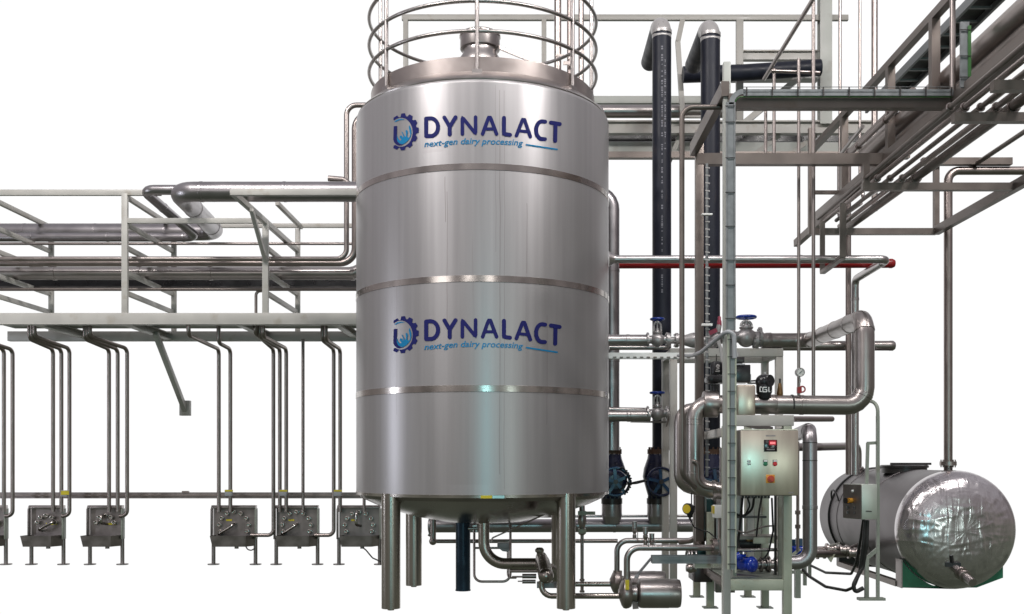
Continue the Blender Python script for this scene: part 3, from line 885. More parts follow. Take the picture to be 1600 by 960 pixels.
pipe('drop_pipe', 'single straight drop pipe right of the fifth valve station', 'pipe', ((473.5, 530, DY), (473.5, 800, DY)), L(5, DY), 'dark_pipe_steel', 1.5, 'drop pipes feeding the valve stations')
drop('left one of two drop pipes near the tank, bent left at its foot', 504, 532, 521.5, 546, 836.5, jx=492, ytop=13.9)
drop('right one of two drop pipes near the tank above the sixth valve station', 509, 531, 531.5, 546, 800, ytop=13.8)
pipe('drop_pipe', 'short drop pipe showing between tank rim and sixth valve station', 'pipe', ((569, 600, 14.4), (569, 800, 14.4)), L(5, DY), 'dark_pipe_steel', 1.5, 'drop pipes feeding the valve stations')
pipe('branch_pipe', 'thin tube tapping the brown pipe and dropping beside the rack post', 'pipe', ((412, 455, 13.45), (400, 455, 13.45), (400, 508, 13.45)), L(4.6, 13.4), 'dark_pipe_steel', 1.5)

o = T('wall_rail', 'long dark wall channel running behind the drop pipes above the stations', 'rail', W(280, 779, 14.9))
MB().bar(W(-60, 774.3, 14.85), W(640, 774.3, 14.85), .05, L(9.5, 14.85), prof='D', t=.016).build('channel', 'panel_steel', o)
MB().bb(W(-60, 773.4, 14.80), W(640, 775.2, 14.84)).build('channel_rib', 'dark_pipe_steel', o)
MB().bb(W(284, 767.5, 14.8), W(296, 770, 14.85)).build('clip', 'dark_pipe_steel', o)
for px, py, lab in ((101.5, 771, 'yellow label box on the wall channel, leftmost'), (357.5, 770, 'label box with yellow top above the fourth valve station'), (442.5, 770, 'label box with yellow top above the fifth valve station'), (528, 770, 'label box with yellow top nearest the tank')):
    o = T('junction_box', lab, 'box', W(px, py + 5, 14.35), 'label boxes on the wall channel')
    MB().bb(W(px - 6.7, py - 4.5, 14.35), W(px + 6.7, py + 5, 14.42)).build('box_body', 'grey_plastic', o, bevel=.006)
    if px < 200: MB().bb(W(px - 6.4, py - 3.8, 14.345), W(px + 6.4, py + 2.5, 14.349)).build('yellow_label', 'label_yellow', o)
    else: MB().bb(W(px - 6.4, py - 4.3, 14.345), W(px + 6.4, py - 1.6, 14.349)).build('yellow_label', 'label_yellow', o)

# ------------------------------------------------------------------ valve stations
def station(px0, px1, label, nports, traydx, bendk):
    y = 14.6
    x0, x1 = W(px0, 0, y).x, W(px1, 0, y).x
    wd = x1 - x0; cx = (x0 + x1) / 2
    o = T('valve_station', label, 'valve station', (cx, y, 0), 'valve stations on legs')
    zt, zb_ = .875, .40
    MB().bb((x0 + .02, y, zb_), (x1 - .02, y + .015, zt - .03)).build('panel', 'panel_steel', o)
    MB().prism([(x0, y + .03, zt), (x0, y - .05, zt), (x0, y - .075, zt - .03), (x0, y - .075, zt - .045), (x0, y + .03, zt - .045)], (wd, 0, 0)).build('hood', 'satin_steel', o, bevel=.004)
    for s, xx in ((-1, x0), (1, x1)):
        MB().bb((xx - .009, y - .075, zb_ - .02), (xx + .009, y + .03, zt - .047)).build('side_plate', 'green_grey_paint_and_light' if s > 0 else 'panel_steel', o, bevel=.003)  # right plate greener: the green light on it is put into its colour
        lg = MB().cyl((xx - s * .016, y + .0, .012), (xx - s * .016, y + .0, zb_), .028, 20).build('leg', 'panel_steel', o)
        MB().cyl((xx - s * .016, y + .0, 0), (xx - s * .016, y + .0, .014), .085, 24).build('foot', 'panel_steel', lg)
    t0, t1 = x0 + traydx, x1 - .095
    A = [(t0, y - .22, .44), (t1, y - .22, .44), (t1 - .01, y - .2, .28), (t0 + .03, y - .2, .28)]
    b = MB()
    fr = [b.b.verts.new(Vector(p)) for p in A]
    bk = [b.b.verts.new(Vector((p[0] + (.03 if i in (0, 3) else .09), y - .02, p[2]))) for i, p in enumerate(A)]
    b.b.faces.new(fr); b.b.faces.new((fr[0], fr[3], bk[3], bk[0])); b.b.faces.new((fr[1], bk[1], bk[2], fr[2])); b.b.faces.new((fr[3], fr[2], bk[2], bk[3])); b.b.faces.new(bk[::-1])
    b.build('drip_tray', 'panel_steel', o, smooth=0)
    cz = .575 if nports > 6 else .60
    R_ = wd * .33 if nports > 6 else wd * .26
    for i in range(nports):
        a = math.radians(205 - (230 if nports > 6 else 200) * i / (nports - 1)) if nports > 6 else math.radians(170 - 160 * i / (nports - 1))
        p = Vector((cx + R_ * math.cos(a), y, cz + R_ * .95 * math.sin(a)))
        pt = MB().lathe(p, (0, -1, 0), [(.022, -.005), (.022, .035), (.031, .037), (.031, .055), (.024, .057), (.02, .056), (.02, .02), (0, .02)], 20).build('port', 'band_steel', o)
    p0 = Vector((cx, y, cz + .03))
    if bendk == 0:
        p1 = Vector((cx - R_ * .95, y - .02, cz - .12))
        pts = [p0 + Vector((.0, 0, 0)), p0 + Vector((.03, -.09, .0)), p1 + Vector((0, -.1, 0)), p1]
    elif bendk == 1:
        pts = [Vector((cx + R_, y, cz + R_ * .3)), Vector((cx + R_, y - .1, cz + R_ * .3)), Vector((cx - R_ * .6, y - .12, cz - R_ * .6)), Vector((cx - R_ * .6, y, cz - R_ * .7))]
    else:
        pts = [Vector((cx - .01, y, cz + R_)), Vector((cx - .02, y - .12, cz + R_)), Vector((cx - .03, y - .13, cz + .02)), Vector((cx + .02, y, cz))]
    MB().tube(pts, .021, .05, 16).build('swing_bend', 'band_steel', o)
    for dx, dz in (((-.08, .08),) if nports > 6 else ((.02, .0), (.1, .0))):
        q = Vector((cx + dx, y - .004, cz + dz))
        MB().box(q, (.085, .004, .026)).build('yellow_label', 'label_yellow', o)
    MB().cyl((cx + .06, y - .1, .245), (cx + .06, y - .1, .29), .03, 14).build('drain', 'panel_steel', o)
    return o
station(-42, 11, 'valve station cut by the left picture edge', 4, -.04, 1)
station(47.5, 101, 'small valve station on legs, second from left, one yellow label', 5, -.04, 1)
station(139, 193, 'small valve station on legs, third from left, low curved bend and yellow labels', 5, -.03, 2)
a4 = station(332, 401, 'wide valve station with lever bend and yellow label, nearest the diagonal wall strut', 9, .03, 0)
station(430, 498, 'wide valve station with two small yellow labels between two others', 9, .06, 0)
station(528, 595, 'wide valve station with upright swing bend, partly behind the front tank leg', 9, .06, 2)
pipe('drain_hose', 'thin black hose sagging from the valve station behind the tank leg', 'hose', ((567, 856, 14.4), (572, 860, 14.4), (582, 872, 14.4), (593, 877, 14.4), (600, 878, 14.4)), .02, 'black_rubber', 3)
pipe('drain_hose', 'short black hose loop under the fourth valve station', 'hose', ((384, 854, 14.4), (387, 859, 14.4), (393, 860.5, 14.4), (398, 857, 14.4)), .018, 'black_rubber', 3)
# ------------------------------------------------------------------ high rack behind, right of the tank
rr = T('pipe_rack', 'high cream and grey steel rack behind the two black pipes, right of the tank', 'pipe rack', W(1155, 250, 15.2))
MB().bar(W(628, 28, 15.2), W(1325, 28.5, 15.2), .06, L(8.6, 15.2)).build('top_rail', 'darker_cream_paint', rr, bevel=.004)
for px, y0, y1, wd in ((634, 28, 150, 7.5), (850, 28, 130, 7.5), (1155.5, 32, 191, 11)):
    MB().bar(W(px, y0, 15.2), W(px, y1, 15.2), L(wd, 15.2), .07, Vector((0, 1, 0))).build('post', 'darker_cream_paint', rr, bevel=.004)
MB().bar(W(1288.5, -60, 15.2), W(1288.5, 196, 15.2), L(18.5, 15.2), .17, Vector((0, 1, 0)), 'I', .025).build('column', 'grey_paint', rr)
MB().bar(W(930, 200, 15.2), W(1420, 200, 15.2), .12, L(20, 15.2), prof='I', t=.022).build('main_beam', 'darker_cream_paint', rr)
MB().bar(W(925, 157.5, 15.7), W(1145, 157.5, 15.7), .1, L(11.5, 15.7)).build('upper_beam', 'grey_paint', rr, bevel=.004)
MB().bb(W(930, 210.5, 16.0), W(1420, 224, 16.1)).build('cable_duct_and_gap', 'black_paint', rr)  # black strip painting the dark gap below the main beam
MB().bar(W(930, 231, 15.9), W(1420, 231, 15.9), .06, L(15, 15.9)).build('rear_beam', 'grey_paint', rr)
MB().bar(W(930, 243.5, 15.25), W(1420, 243.5, 15.25), .12, L(9.5, 15.25), prof='D', t=.02).build('lower_beam', 'brown_steel', rr)
for a, b in (((1218, 212), (1181, 240)), ((1275, 212), (1236, 240)), ((1062, 214), (1042, 262))):
    MB().bar(W(*a, 15.3), W(*b, 15.35), .07, .06, Vector((0, 1, 0))).build('brace', 'darker_cream_paint', rr)
MB().bar(W(1284, 92, 15.3), W(1164, 192, 15.3), .09, .11, Vector((0, 1, 0))).build('brace', 'darker_cream_paint', rr)
MB().bar(W(1066.5, 31, 15.2), W(1059, 66, 15.1), .075, .05, Vector((0, 1, 0))).build('bent_post', 'darker_cream_paint', rr)
MB().bar(W(1059, 66, 15.1), W(1067, 185, 15.05), .075, .05, Vector((0, 1, 0))).build('bent_post', 'darker_cream_paint', rr)
MB().bar(W(1160, 87.5, 15.3), W(1282, 87.5, 15.3), .1, L(15, 15.3), prof='I', t=.02).build('header_beam', 'darker_cream_paint', rr)
MB().bb(W(1145, 120, 15.3), W(1275, 130, 15.5)).build('header_tray', 'grey_paint', rr)
MB().bb(W(1070, 180.5, 15.2), W(1112, 185.5, 15.25)).build('bracket', 'darker_cream_paint', rr)
pipe('process_pipe', 'big brown-grey pipe lying high behind the left black pipe', 'pipe', ((915, 174.5, 15.3), (1140, 174.5, 15.3)), L(20, 15.3), 'satin_steel')

def black_pipe(px, ytop, dp, label):
    Yp = 13.0
    d = L(dp, Yp)
    o = T('black_pipe', label, 'pipe', W(px, 702, Yp), 'black plastic pipes standing behind the skid')
    zt = W(px, ytop + dp * .5, Yp)
    bk = zt + Vector((0, 1.33, 0))
    path = arcpts([W(px, 702, Yp), zt, bk], d * .9, 10)
    # black upright, grey elbow, black return
    MB().tube([W(px, 704, Yp), W(px, ytop + 32, Yp)], d / 2, seg=32).build('upright', 'black_plastic', o)
    MB().tube(path[1:-1] if len(path) > 4 else path, d / 2 + .002, seg=32).build('grey_elbow', 'pale_fitting', o)
    MB().cyl(W(px, ytop + 34, Yp), W(px, ytop + 29, Yp), d / 2 + .008, 32).build('weld_ring', 'pale_fitting', o)
    e = path[-2]
    MB().tube([e, bk], d / 2, seg=32).build('return_run', 'black_plastic', o)
    return o, d, Yp
o, d, Yp = black_pipe(1034, 20, 29.5, 'left black plastic upright pipe with grey elbow and faded printing')
rnd = random.Random(3)
b = MB()
for col, xo in ((0, -.012), (1, .028)):
    y = 78 if col == 0 else 95
    while y < (460 if col == 0 else 240):
        l = rnd.choice((2, 3, 3, 4))
        if rnd.random() < .74:
            a = xo / (d / 2)
            c = W(1034, y, Yp)
            w2 = .012 if rnd.random() < .6 else .007
            def pt(dx, dz): 
                t = (xo + dx)
                return Vector((c.x + t, c.y - math.sqrt((d / 2) ** 2 - t * t) - .0015, c.z + dz))
            b.b.faces.new([b.b.verts.new(pt(*q)) for q in ((-w2, 0), (w2, 0), (w2, -L(l * .62, Yp)), (-w2, -L(l * .62, Yp)))])
        y += l + (6 if rnd.random() < .12 else 0)
b.build('faded_print', 'print_white', o, smooth=0)
black_pipe(1110, 24, 30, 'right black plastic upright pipe with grey elbow, behind the brown column')
pipe('black_pipe', 'thick black pipe lying level high behind the right upright', 'pipe', ((1067, 117, 14.9), (1160, 114, 14.9), (1282, 106, 14.9)), L(25, 14.9), 'black_plastic', 1.2)

def gate_valve(px, label, visible=True):
    y = 12.9
    o = T('gate_valve', label, 'valve', W(px, 815, y), 'dark blue gate valves under the uprights')
    c = lambda py: W(px, py, y)
    b = MB()
    b.flange(c(706), UP, L(15.5, y), L(7.5, y), 10)
    b.build('top_flange', 'rust_flange', o)
    zz0 = c(780).z; k = c(710).z - zz0
    MB().lathe(c(780), UP, [(.11, 0), (.125, .05), (.16, k * .3), (.19, k * .5), (.175, k * .68), (.13, k * .9), (.12, k)], 32).build('valve_body', 'dark_blue_paint', o)
    MB().flange(c(783), UP, L(16.5, y), L(8.5, y), 12).build('bottom_flange', 'dark_steel', o)
    # handwheel facing the viewer
    hc = W(px + 6, 753, y - .35)
    hw = MB().torus(hc, (0, 1, 0), L(21, y), .017, 40, 10).build('handwheel', 'teal_blue_paint' if px < 1000 else 'dark_blue_paint', o)
    sp_ = MB()
    for i in range(5):
        a = 2 * PI * i / 5 + .4
        sp_.bar(hc, hc + Vector((math.cos(a) * L(21, y), 0, math.sin(a) * L(21, y))), .04, .02, Vector((0, 1, 0)))
    sp_.build('spoke', 'teal_blue_paint', hw)
    MB().cyl(hc + Vector((0, -.03, 0)), hc + Vector((0, .3, 0)), .03, 16).build('stem', 'dark_steel', hw)
    MB().lathe(hc + Vector((0, .06, 0)), (0, 1, 0), [(0, -.03), (L(11, y), -.025), (L(17.5, y), .02), (L(18.5, y), .05), (L(18.5, y), .10), (L(14, y), .16), (0, .17)], 36).build('gear_cover', 'dark_blue_paint', o)
    MB().lathe(W(px, 812, y), UP, [(.10, -.05), (.115, .0), (.128, .03), (.132, .05), (.132, L(24, y))], 36).build('reducer', 'cladding', o)
    return hc
h1 = gate_valve(956, 'dark blue gate valve with teal handwheel right behind the big tank')
h2 = gate_valve(1027, 'dark blue gate valve under the left black upright pipe')
gate_valve(1112, 'dark blue gate valve under the right black upright, behind the skid pipes')
o = T('lock_chain', 'black chain strung between two blue valve handwheels', 'chain', W(978, 755, 12.5))
MB().tube(P((979, 745, 12.5), (978, 757, 12.5), (995, 755.5, 12.5), (1012, 751, 12.55)), .010, .06, 8).tube(P((969, 766, 12.5), (978, 757, 12.5), (995, 753, 12.48), (1012, 749.5, 12.55)), .010, .06, 8).build('chain_strand', 'black_paint', o)
for i in range(16):
    a = -.9 + i * .14
    p = h1 + Vector((math.cos(a) * L(22, 12.9), -.02, math.sin(a) * L(22, 12.9)))
    MB().torus(p, (math.cos(i), .4, math.sin(i)), .02, .007, 10, 6).build('chain_link', 'black_paint', o)

o = pipe('insulated_riser', 'tall jacketed pipe hugging the right side of the tank, capped by an elbow', 'pipe', ((925, 303, 12.75), (955.5, 303, 12.75), (955.5, 704, 12.75)), L(25, 12.75), 'cladding', 1.0, n=6, seams=1.2)
MB().cyl(W(965, 320, 12.9), W(965, 700, 12.9), .02, 10).build('tracer_tube', 'dark_steel', o)
o = pipe('overflow_pipe', 'small polished elbow on the tank shoulder, right side', 'pipe', ((900, 168, 11.9), (938, 168, 11.9), (941, 210, 11.9)), L(14, 11.9), 'bright_steel', 1.0, n=8)
for px, wd, m in ((871.5, 11, 'pipe_steel'), (890.5, 9, 'dark_pipe_steel'), (908, 8.5, 'pipe_steel')):
    pipe('riser_pipe', {871.5: 'left one of three upright pipes behind the tank guard rail', 890.5: 'middle one of three upright pipes behind the tank guard rail', 908: 'right one of three upright pipes behind the tank guard rail'}[px], 'pipe', ((px, -40, 13.3), (px, 150, 13.3)), L(wd, 13.3), m, 1.5, 'upright pipes behind the guard rail')
o = T('pipe_bracket', 'short clamp bar holding the three upright pipes behind the tank', 'bracket', W(890, 85, 13.2))
MB().bar(W(868, 87, 13.2), W(886, 88, 13.2), .02, .03).bar(W(880, 99, 13.2), W(896, 99, 13.2), .02, .045).bar(W(898, 82, 13.2), W(913, 82, 13.2), .02, .045).build('clamp_bar', 'pipe_steel', o)

# ------------------------------------------------------------------ level pipes between tank and right side
o = pipe('steam_pipe', 'bright level pipe from the tank to the red pipe end, turning down at right', 'pipe', ((952, 405.5, 11.6), (1387, 405.5, 11.4), (1336, 437, 12.45), (1336, 742, 12.45)), L(12.5, 11.5), 'bright_steel', .9, n=6, seams=1.3)
MB().lathe(W(951, 405, 11.6), (1, 0, 0), [(.09, 0), (.075, .03), (.05, .07), (.047, .1)], 24).build('tank_nozzle', 'bright_steel', o)
o = pipe('red_pipe', 'straight red pipe running level just below the bright pipe', 'pipe', ((967, 413, 12.1), (1391, 412, 12.1)), L(14, 12.1), 'red_paint', 1)
MB().lathe(W(1390, 412, 12.1), (1, 0, 0), [(L(7.4, 12.1), 0), (L(7.4, 12.1), .03), (L(5.5, 12.1), .06), (0, .065)], 28).build('end_cap', 'red_paint', o)
o = pipe('closed_pipe', 'level grey pipe with a closed round end behind the big jacketed elbow', 'pipe', ((1190, 540.5, 12.9), (1391, 540.5, 12.9)), L(15.5, 12.9), 'skid_pipe_steel', 1)
MB().lathe(W(1390, 540.5, 12.9), (1, 0, 0), [(L(8, 12.9), 0), (L(8, 12.9), .04), (L(6, 12.9), .065), (0, .075)], 28).build('end_cap', 'skid_pipe_steel', o)

def globe_valve(px, py, y, s, wheel_py, label, wheel_w, lines=True):
    """a globe valve on a level pipe: body, two flanges, yoke, wheel. s = body radius in px"""
    o = T('globe_valve', label, 'valve', W(px, py + s, y), 'globe valves with blue handwheels')
    c = W(px, py, y); r = L(s, y)
    MB().lathe(c, (1, 0, 0), [(r * .62, -r * 1.5), (r * .6, -r * .9), (r * .9, -r * .45), (r * 1.02, 0), (r * .9, r * .45), (r * .6, r * .9), (r * .62, r * 1.5)], 32).ball(c + Vector((0, 0, -r * .1)), r, 24).build('valve_body', 'valve_grey', o)
    for sx in (-1, 1):
        MB().flange(c + Vector((sx * r * 1.45, 0, 0)), (1, 0, 0), r * 1.08, r * .22, 8).build('flange', 'valve_grey', o)
    zt = W(px, wheel_py, y).z
    MB().lathe(c + Vector((0, 0, r * .75)), UP, [(r * .55, 0), (r * .75, r * .2), (r * .75, r * .34), (r * .4, r * .4), (r * .3, r * .6)], 24).build('bonnet', 'valve_grey', o)
    yk = MB()
    zb_ = c.z + r * 1.2; zy = zt - r * .45
    yk.tube([Vector((c.x - r * .55, y, zb_)), Vector((c.x - r * .5, y, zy - .02)), Vector((c.x, y, zy + .01)), Vector((c.x + r * .5, y, zy - .02)), Vector((c.x + r * .55, y, zb_))], r * .17, r * .5, 12)
    yk.cyl((c.x, y, zb_), (c.x, y, zt), r * .13, 12).cyl((c.x, y, zb_ + .01), (c.x, y, zb_ + r * .5), r * .24, 12)
    yk.build('yoke', 'valve_grey', o)
    R = L(wheel_w / 2, y)
    hw = MB().torus((c.x, y, zt), UP, R, R * .17, 36, 10)
    for i in range(3):
        a = 2 * PI * i / 3 + .5
        hw.bar((c.x, y, zt - .003), (c.x + math.cos(a) * R, y + math.sin(a) * R, zt), R * .26, R * .14)
    hw.cyl((c.x, y, zt - R * .2), (c.x, y, zt + R * .22), R * .24, 14)
    hw.build('handwheel', 'handwheel_blue', o)
    return o
y = 12.1
o = pipe('inlet_pipe', 'upper bright level pipe stub joining the tank to a blue-wheeled valve', 'pipe', ((948, 532, y), (1014, 532, y)), L(18, y), 'bright_steel', seams=.3)
MB().cyl(W(952, 543.5, y + .25), W(1045, 543.5, y + .25), .03, 14).build('tracer_tube', 'satin_steel', o)
globe_valve(1027, 531, y, 10.5, 499, 'upper globe valve with blue wheel, in front of the left black pipe', 20)
o = pipe('valve_line', 'flanged grey pipe pieces between two upper globe valves on the cream frame', 'pipe', ((1043, 532, y), (1150, 532, y)), L(11, y), 'pale_fitting')
for px, r in ((1044, 11.5), (1057, 11.5), (1084, 12), (1146, 13)):
    MB().flange(W(px, 532, y), (1, 0, 0), L(r, y), .035, 8).build('flange', 'valve_grey', o)
MB().lathe(W(1058, 532, y), (1, 0, 0), [(.05, 0), (.055, .06), (.075, .13), (.09, .17), (.09, .2)], 28).build('reducer', 'pale_fitting', o)
o = T('strainer_valve', 'grey strainer with pink red valve handle beside the cable column', 'valve', W(1118, 545, 12.0))
MB().ball(W(1117, 530, 12), L(13, 12), 24).lathe(W(1117, 530, 12), Vector((-.45, -.4, -.6)), [(.07, 0), (.07, .14), (.085, .15), (.085, .18), (0, .18)], 24).build('strainer_body', 'valve_grey', o)
MB().cyl(W(1122, 520, 11.95), W(1124, 508, 11.95), .03, 14).build('neck', 'pale_fitting', o)
MB().lathe(W(1124, 509, 11.95), (0, 0, 1), [(.0, -.01), (.03, 0), (.028, .05), (.02, .07), (.02, .1), (.012, .112), (0, .115)], 16).build('red_handle', 'pink_red', o)
MB().bar(W(1108, 521, 11.9), W(1120, 516, 11.9), .025, .05).build('red_lever', 'pink_red', o)
globe_valve(1166, 527, 11.9, 14.5, 496, 'largest globe valve with blue wheel, on the cream frame', 28)
o = pipe('insulated_loop', 'big jacketed pipe loop swinging forward and down, then left over the skid', 'pipe', ((1190, 532.5, 11.9), (1265, 532.5, 11.9), (1351, 497, 9.35), (1351, 634, 9.35), (1150, 632, 9.35)), L(30, 9.35), 'skid_pipe_steel', .95, n=5, seams=.62)
MB().cyl(W(1176, 532.5, 11.9), W(1192, 532.5, 11.9), L(9.5, 11.9), 28).build('bare_end', 'pale_fitting', o)
MB().flange(W(1181, 532.5, 11.9), (1, 0, 0), L(14, 11.9), .035, 10).build('flange', 'valve_grey', o)
MB().lathe(W(1196, 532.5, 11.9), (1, 0, 0), [(L(9, 11.9), 0), (L(12.3, 11.9), .002), (L(12.6, 11.9), .06), (L(12.3, 11.9), .065)], 32).build('jacket_end', 'skid_pipe_steel', o)
# front line of the skid
y = 9.35
o = T('insulated_line', 'jacketed pipe line of stepped sleeves over the skid, elbowing down at left', 'pipe', W(1085, 770, y))
c = lambda px: W(px, 632, y)
for a, b, r, nm in ((1098, 1121, 20.5, 'wide_sleeve'), (1119, 1150, 14.2, 'sleeve'), (1174, 1212, 15.4, 'sleeve'), (1211, 1237, 13.6, 'sleeve')):
    k = L(r, y)
    MB().lathe(c(a), (1, 0, 0), [(k * .8, 0), (k * .97, .004), (k, .012), (k, L(b - a, y) - .008), (k * .97, L(b - a, y)), (k * .8, L(b - a, y) + .002)], 40).build(nm, 'skid_pipe_steel', o)
MB().box((c(1161).x, y, c(0).z + L(4.5, y)), (L(29, y), .29, L(49, y))).build('valve_jacket', 'box_steel', o, bevel=.02)
MB().lathe(c(1236), (1, 0, 0), [(L(12, y), -.01), (L(15.3, y), 0), (L(15.3, y), .015), (L(12, y), .02)], 36).build('end_ring', 'dark_steel', o)
dn = MB().tube(P((1108, 632, y), (1085.5, 632, y), (1085.5, 762, y), (1130, 768, y)), L(13, y), L(24, y), 28, 4).build('down_pipe', 'skid_pipe_steel', o)
for py in (655, 663, 740):
    MB().lathe(W(1085.5, py, y), UP, [(L(13, y), -.006), (L(13.5, y), -.004), (L(13.5, y), .004), (L(13, y), .006)], 28).build('jacket_seam', 'skid_pipe_steel', dn)
MB().lathe(W(1112, 766, y), (1, 0, 0), [(L(13, y), 0), (L(15, y), .004), (L(15, y), .03), (L(13, y), .034)], 28).build('end_ring', 'satin_steel', o)
MB().tube(P((1081, 721, y - .14), (1091, 721, y - .14), (1091, 760, y - .14), (1118, 763.5, y - .14)), L(3.6, y), L(17, y), 14).build('small_tube', 'brown_steel', o)
pipe('insulated_line', 'second jacketed down pipe behind and left of the stepped line', 'pipe', ((1098, 640, 10.0), (1063, 640, 10.0), (1063, 759, 10.0), (1092, 764, 10.0)), L(21, 10), 'skid_pipe_steel', 1.0, n=4)
pipe('tall_pipe', 'tall thin brown pipe from the platform down to the jacketed elbows', 'pipe', ((1450, 168, 8.95), (1065.5, 168, 8.95), (1065.5, 742, 8.95), (1086, 762, 9.15)), L(8.2, 8.95), 'brown_steel', 2.2, n=8)

y = 12.2
o = pipe('inlet_pipe', 'lower bright level pipe stub joining the tank to a blue-wheeled valve', 'pipe', ((948, 650, y), (1016, 650, y)), L(18, y), 'satin_steel', seams=.3)
MB().cyl(W(952, 640, y + .2), W(1010, 641, y + .2), .03, 14).cyl(W(985, 659, y + .1), W(1044, 660, y + .1), .012, 10).build('tracer_tube', 'satin_steel', o)
globe_valve(1027, 646, y, 10.5, 614, 'lower globe valve with blue wheel, near the tank side', 21)
o = pipe('valve_stub', 'short flanged stub with a bent lever right of the lower globe valve', 'pipe', ((1040, 648, y), (1062, 648, y)), L(12, y), 'valve_grey')
MB().bar(W(1046, 651, y - .15), W(1041, 667, y - .15), .015, .015).build('lever', 'brown_steel', o)
o = T('cable_tray', 'white perforated cable tray running level from the tank to the valves', 'cable tray', W(1020, 562, 11.3))
MB().bar(W(950, 556.5, 11.3), W(1092, 556.5, 11.3), .1, L(9, 11.3), prof='U', t=.006).build('tray_channel', 'white_plastic', o)
for i in range(12):
    MB().bb(W(958 + i * 10.5, 557.5, 11.24), W(963 + i * 10.5, 559.5, 11.247)).build('slot', 'brown_steel', o)
o = T('flexible_hose', 'grey flexible conduit arching from the tray up over the cable column', 'hose', W(1090, 565, 9.6))
MB().tube(P((1060, 556, 11.2), (1082, 556, 10.4), (1096, 550, 9.6), (1118, 532, 8.9), (1133, 520, 8.6), (1140, 518, 8.55), (1147, 524, 8.55), (1148, 560, 8.55)), L(3.3, 9), .12, 14).build('conduit', 'grey_plastic', o)
MB().tube(P((1120, 525, 9.5), (1126, 545, 9.5), (1131, 575, 9.5)), .017, .1, 10).build('white_hose', 'pale_fitting', o)

# cream valve frame
fr = T('valve_stand', 'cream painted square-tube frame carrying the upper valve line', 'frame', W(1130, 918, 11.9))
zt0 = W(0, 551.5, 11.9).z
for px, y in ((1052, 11.9), (1217, 11.9), (1039.5, 12.6), (1195, 12.6)):
    x = W(px, 0, y).x
    MB().bar((x, y, 0), (x, y, zt0 - .05), .085, .085, Vector((0, 1, 0))).build('post', 'cream_paint' , fr, bevel=.006)
xa, xb = W(1046, 0, 11.9).x, W(1222.5, 0, 11.9).x
MB().bar((xa, 11.9, zt0), (xb, 11.9, zt0), .1, L(13, 11.9)).build('top_beam', 'cream_paint', fr, bevel=.006)
MB().bar((xa, 12.6, zt0 - .003), (xb, 12.6, zt0 - .003), .1, L(13, 11.9)).build('top_beam', 'cream_paint', fr, bevel=.006)
for x in (xa + .045, xb - .045):
    MB().bar((x, 11.95, zt0 - .002), (x, 12.55, zt0 - .002), .085, .09).build('side_beam', 'cream_paint', fr, bevel=.006)
MB().bar((xa, 12.6, .28), (xb, 12.6, .28), .08, .08).build('low_beam', 'green_grey_paint_and_light', fr, bevel=.006)

# ------------------------------------------------------------------ instruments on the skid line
o = T('control_actuator', 'black box-shaped valve actuator with stepped top, right of the cable column', 'actuator', W(1156, 602, 9.4))
MB().bb(W(1146, 570, 9.3), W(1165, 600, 9.52)).build('actuator_case', 'black_paint', o, bevel=.008)
MB().bb(W(1146, 557.5, 9.33), W(1158, 569.5, 9.49)).build('top_block', 'dark_steel', o, bevel=.006)
MB().bar(W(1146, 569.7, 9.29), W(1164, 569.7, 9.29), .02, .012).build('top_edge', 'grey_plastic', o)
MB().cyl(W(1152, 558, 9.4), W(1152, 551, 9.4), .022, 14).build('knob', 'pale_fitting', o)
MB().bb(W(1166, 585, 9.35), W(1170, 599, 9.45)).build('side_cover', 'grey_plastic', o)
MB().cyl(W(1168, 596, 9.4), W(1182, 595, 9.4), .008, 8).cyl(W(1168, 599, 9.4), W(1182, 599, 9.4), .008, 8).build('cable_stub', 'black_rubber', o)
o = T('positioner', 'black round-shouldered positioner on a flat base, left of the cable column', 'actuator', W(1120, 615, 9.45))
k = L(21, 9.45)
MB().lathe(W(1119.5, 586, 9.45), UP, [(L(9, 9.45), 0), (L(9.6, 9.45), .01), (L(9.4, 9.45), k * .7), (L(8, 9.45), k * .92), (L(5, 9.45), k)], 32).build('cover', 'black_paint', o)
MB().bb(W(1107, 585.5, 9.33), W(1131, 601, 9.57)).build('base', 'black_paint', o, bevel=.025)
MB().cyl(W(1118, 601, 9.45), W(1118, 622, 9.45), .025, 14).cyl(W(1112, 601, 9.4), W(1112, 618, 9.4), .015, 12).build('stem', 'black_paint', o)
MB().cyl(W(1119.5, 566, 9.45), W(1119.5, 554, 9.45), .005, 8).build('antenna', 'dark_steel', o)
em = MB()
rr_ = L(9.7, 9.45)
def onc(px, py):
    x = (px - 1119.5)
    return W(px, py, 9.45 - math.sqrt(max(0, L(9.75, 9.45) ** 2 - L(x, 9.45) ** 2)) - .004)
em.torus(onc(1121.7, 572.5), (0, 1, 0), L(2, 9.4), .006, 18, 8)
for a, b in (((1119, 577.5), (1124, 576)), ((1118, 580.5), (1124.5, 580))):
    em.bar(onc(*a), onc(*b), .008, .009)
em.build('raised_mark', 'pale_fitting', o)
o = T('flow_transmitter', 'black round transmitter head with raised white letters on the pipe line', 'sensor', W(1194, 618, 9.3))
k = L(1, 9.2)
MB().lathe(W(1194, 624, 9.3), UP, [(k * 9, 0), (k * 10, .01), (k * 10.5, k * 7), (k * 12.4, k * 11), (k * 12.6, k * 20), (k * 12, k * 24)], 36).build('neck', 'black_paint', o)
ax = Vector((.55, -.83, .02)).normalized()
MB().ball(W(1193.5, 597, 9.3), k * 13.2, 32, (1, 1, .93)).build('housing', 'black_paint', o)
MB().lathe(W(1195, 596, 9.3) + ax * k * 7, ax, [(k * 9.5, 0), (k * 9.5, k * 4.6), (k * 8.8, k * 5.4), (k * 7.5, k * 5.2), (0, k * 4.8)], 36).build('housing_cap', 'black_paint', o)
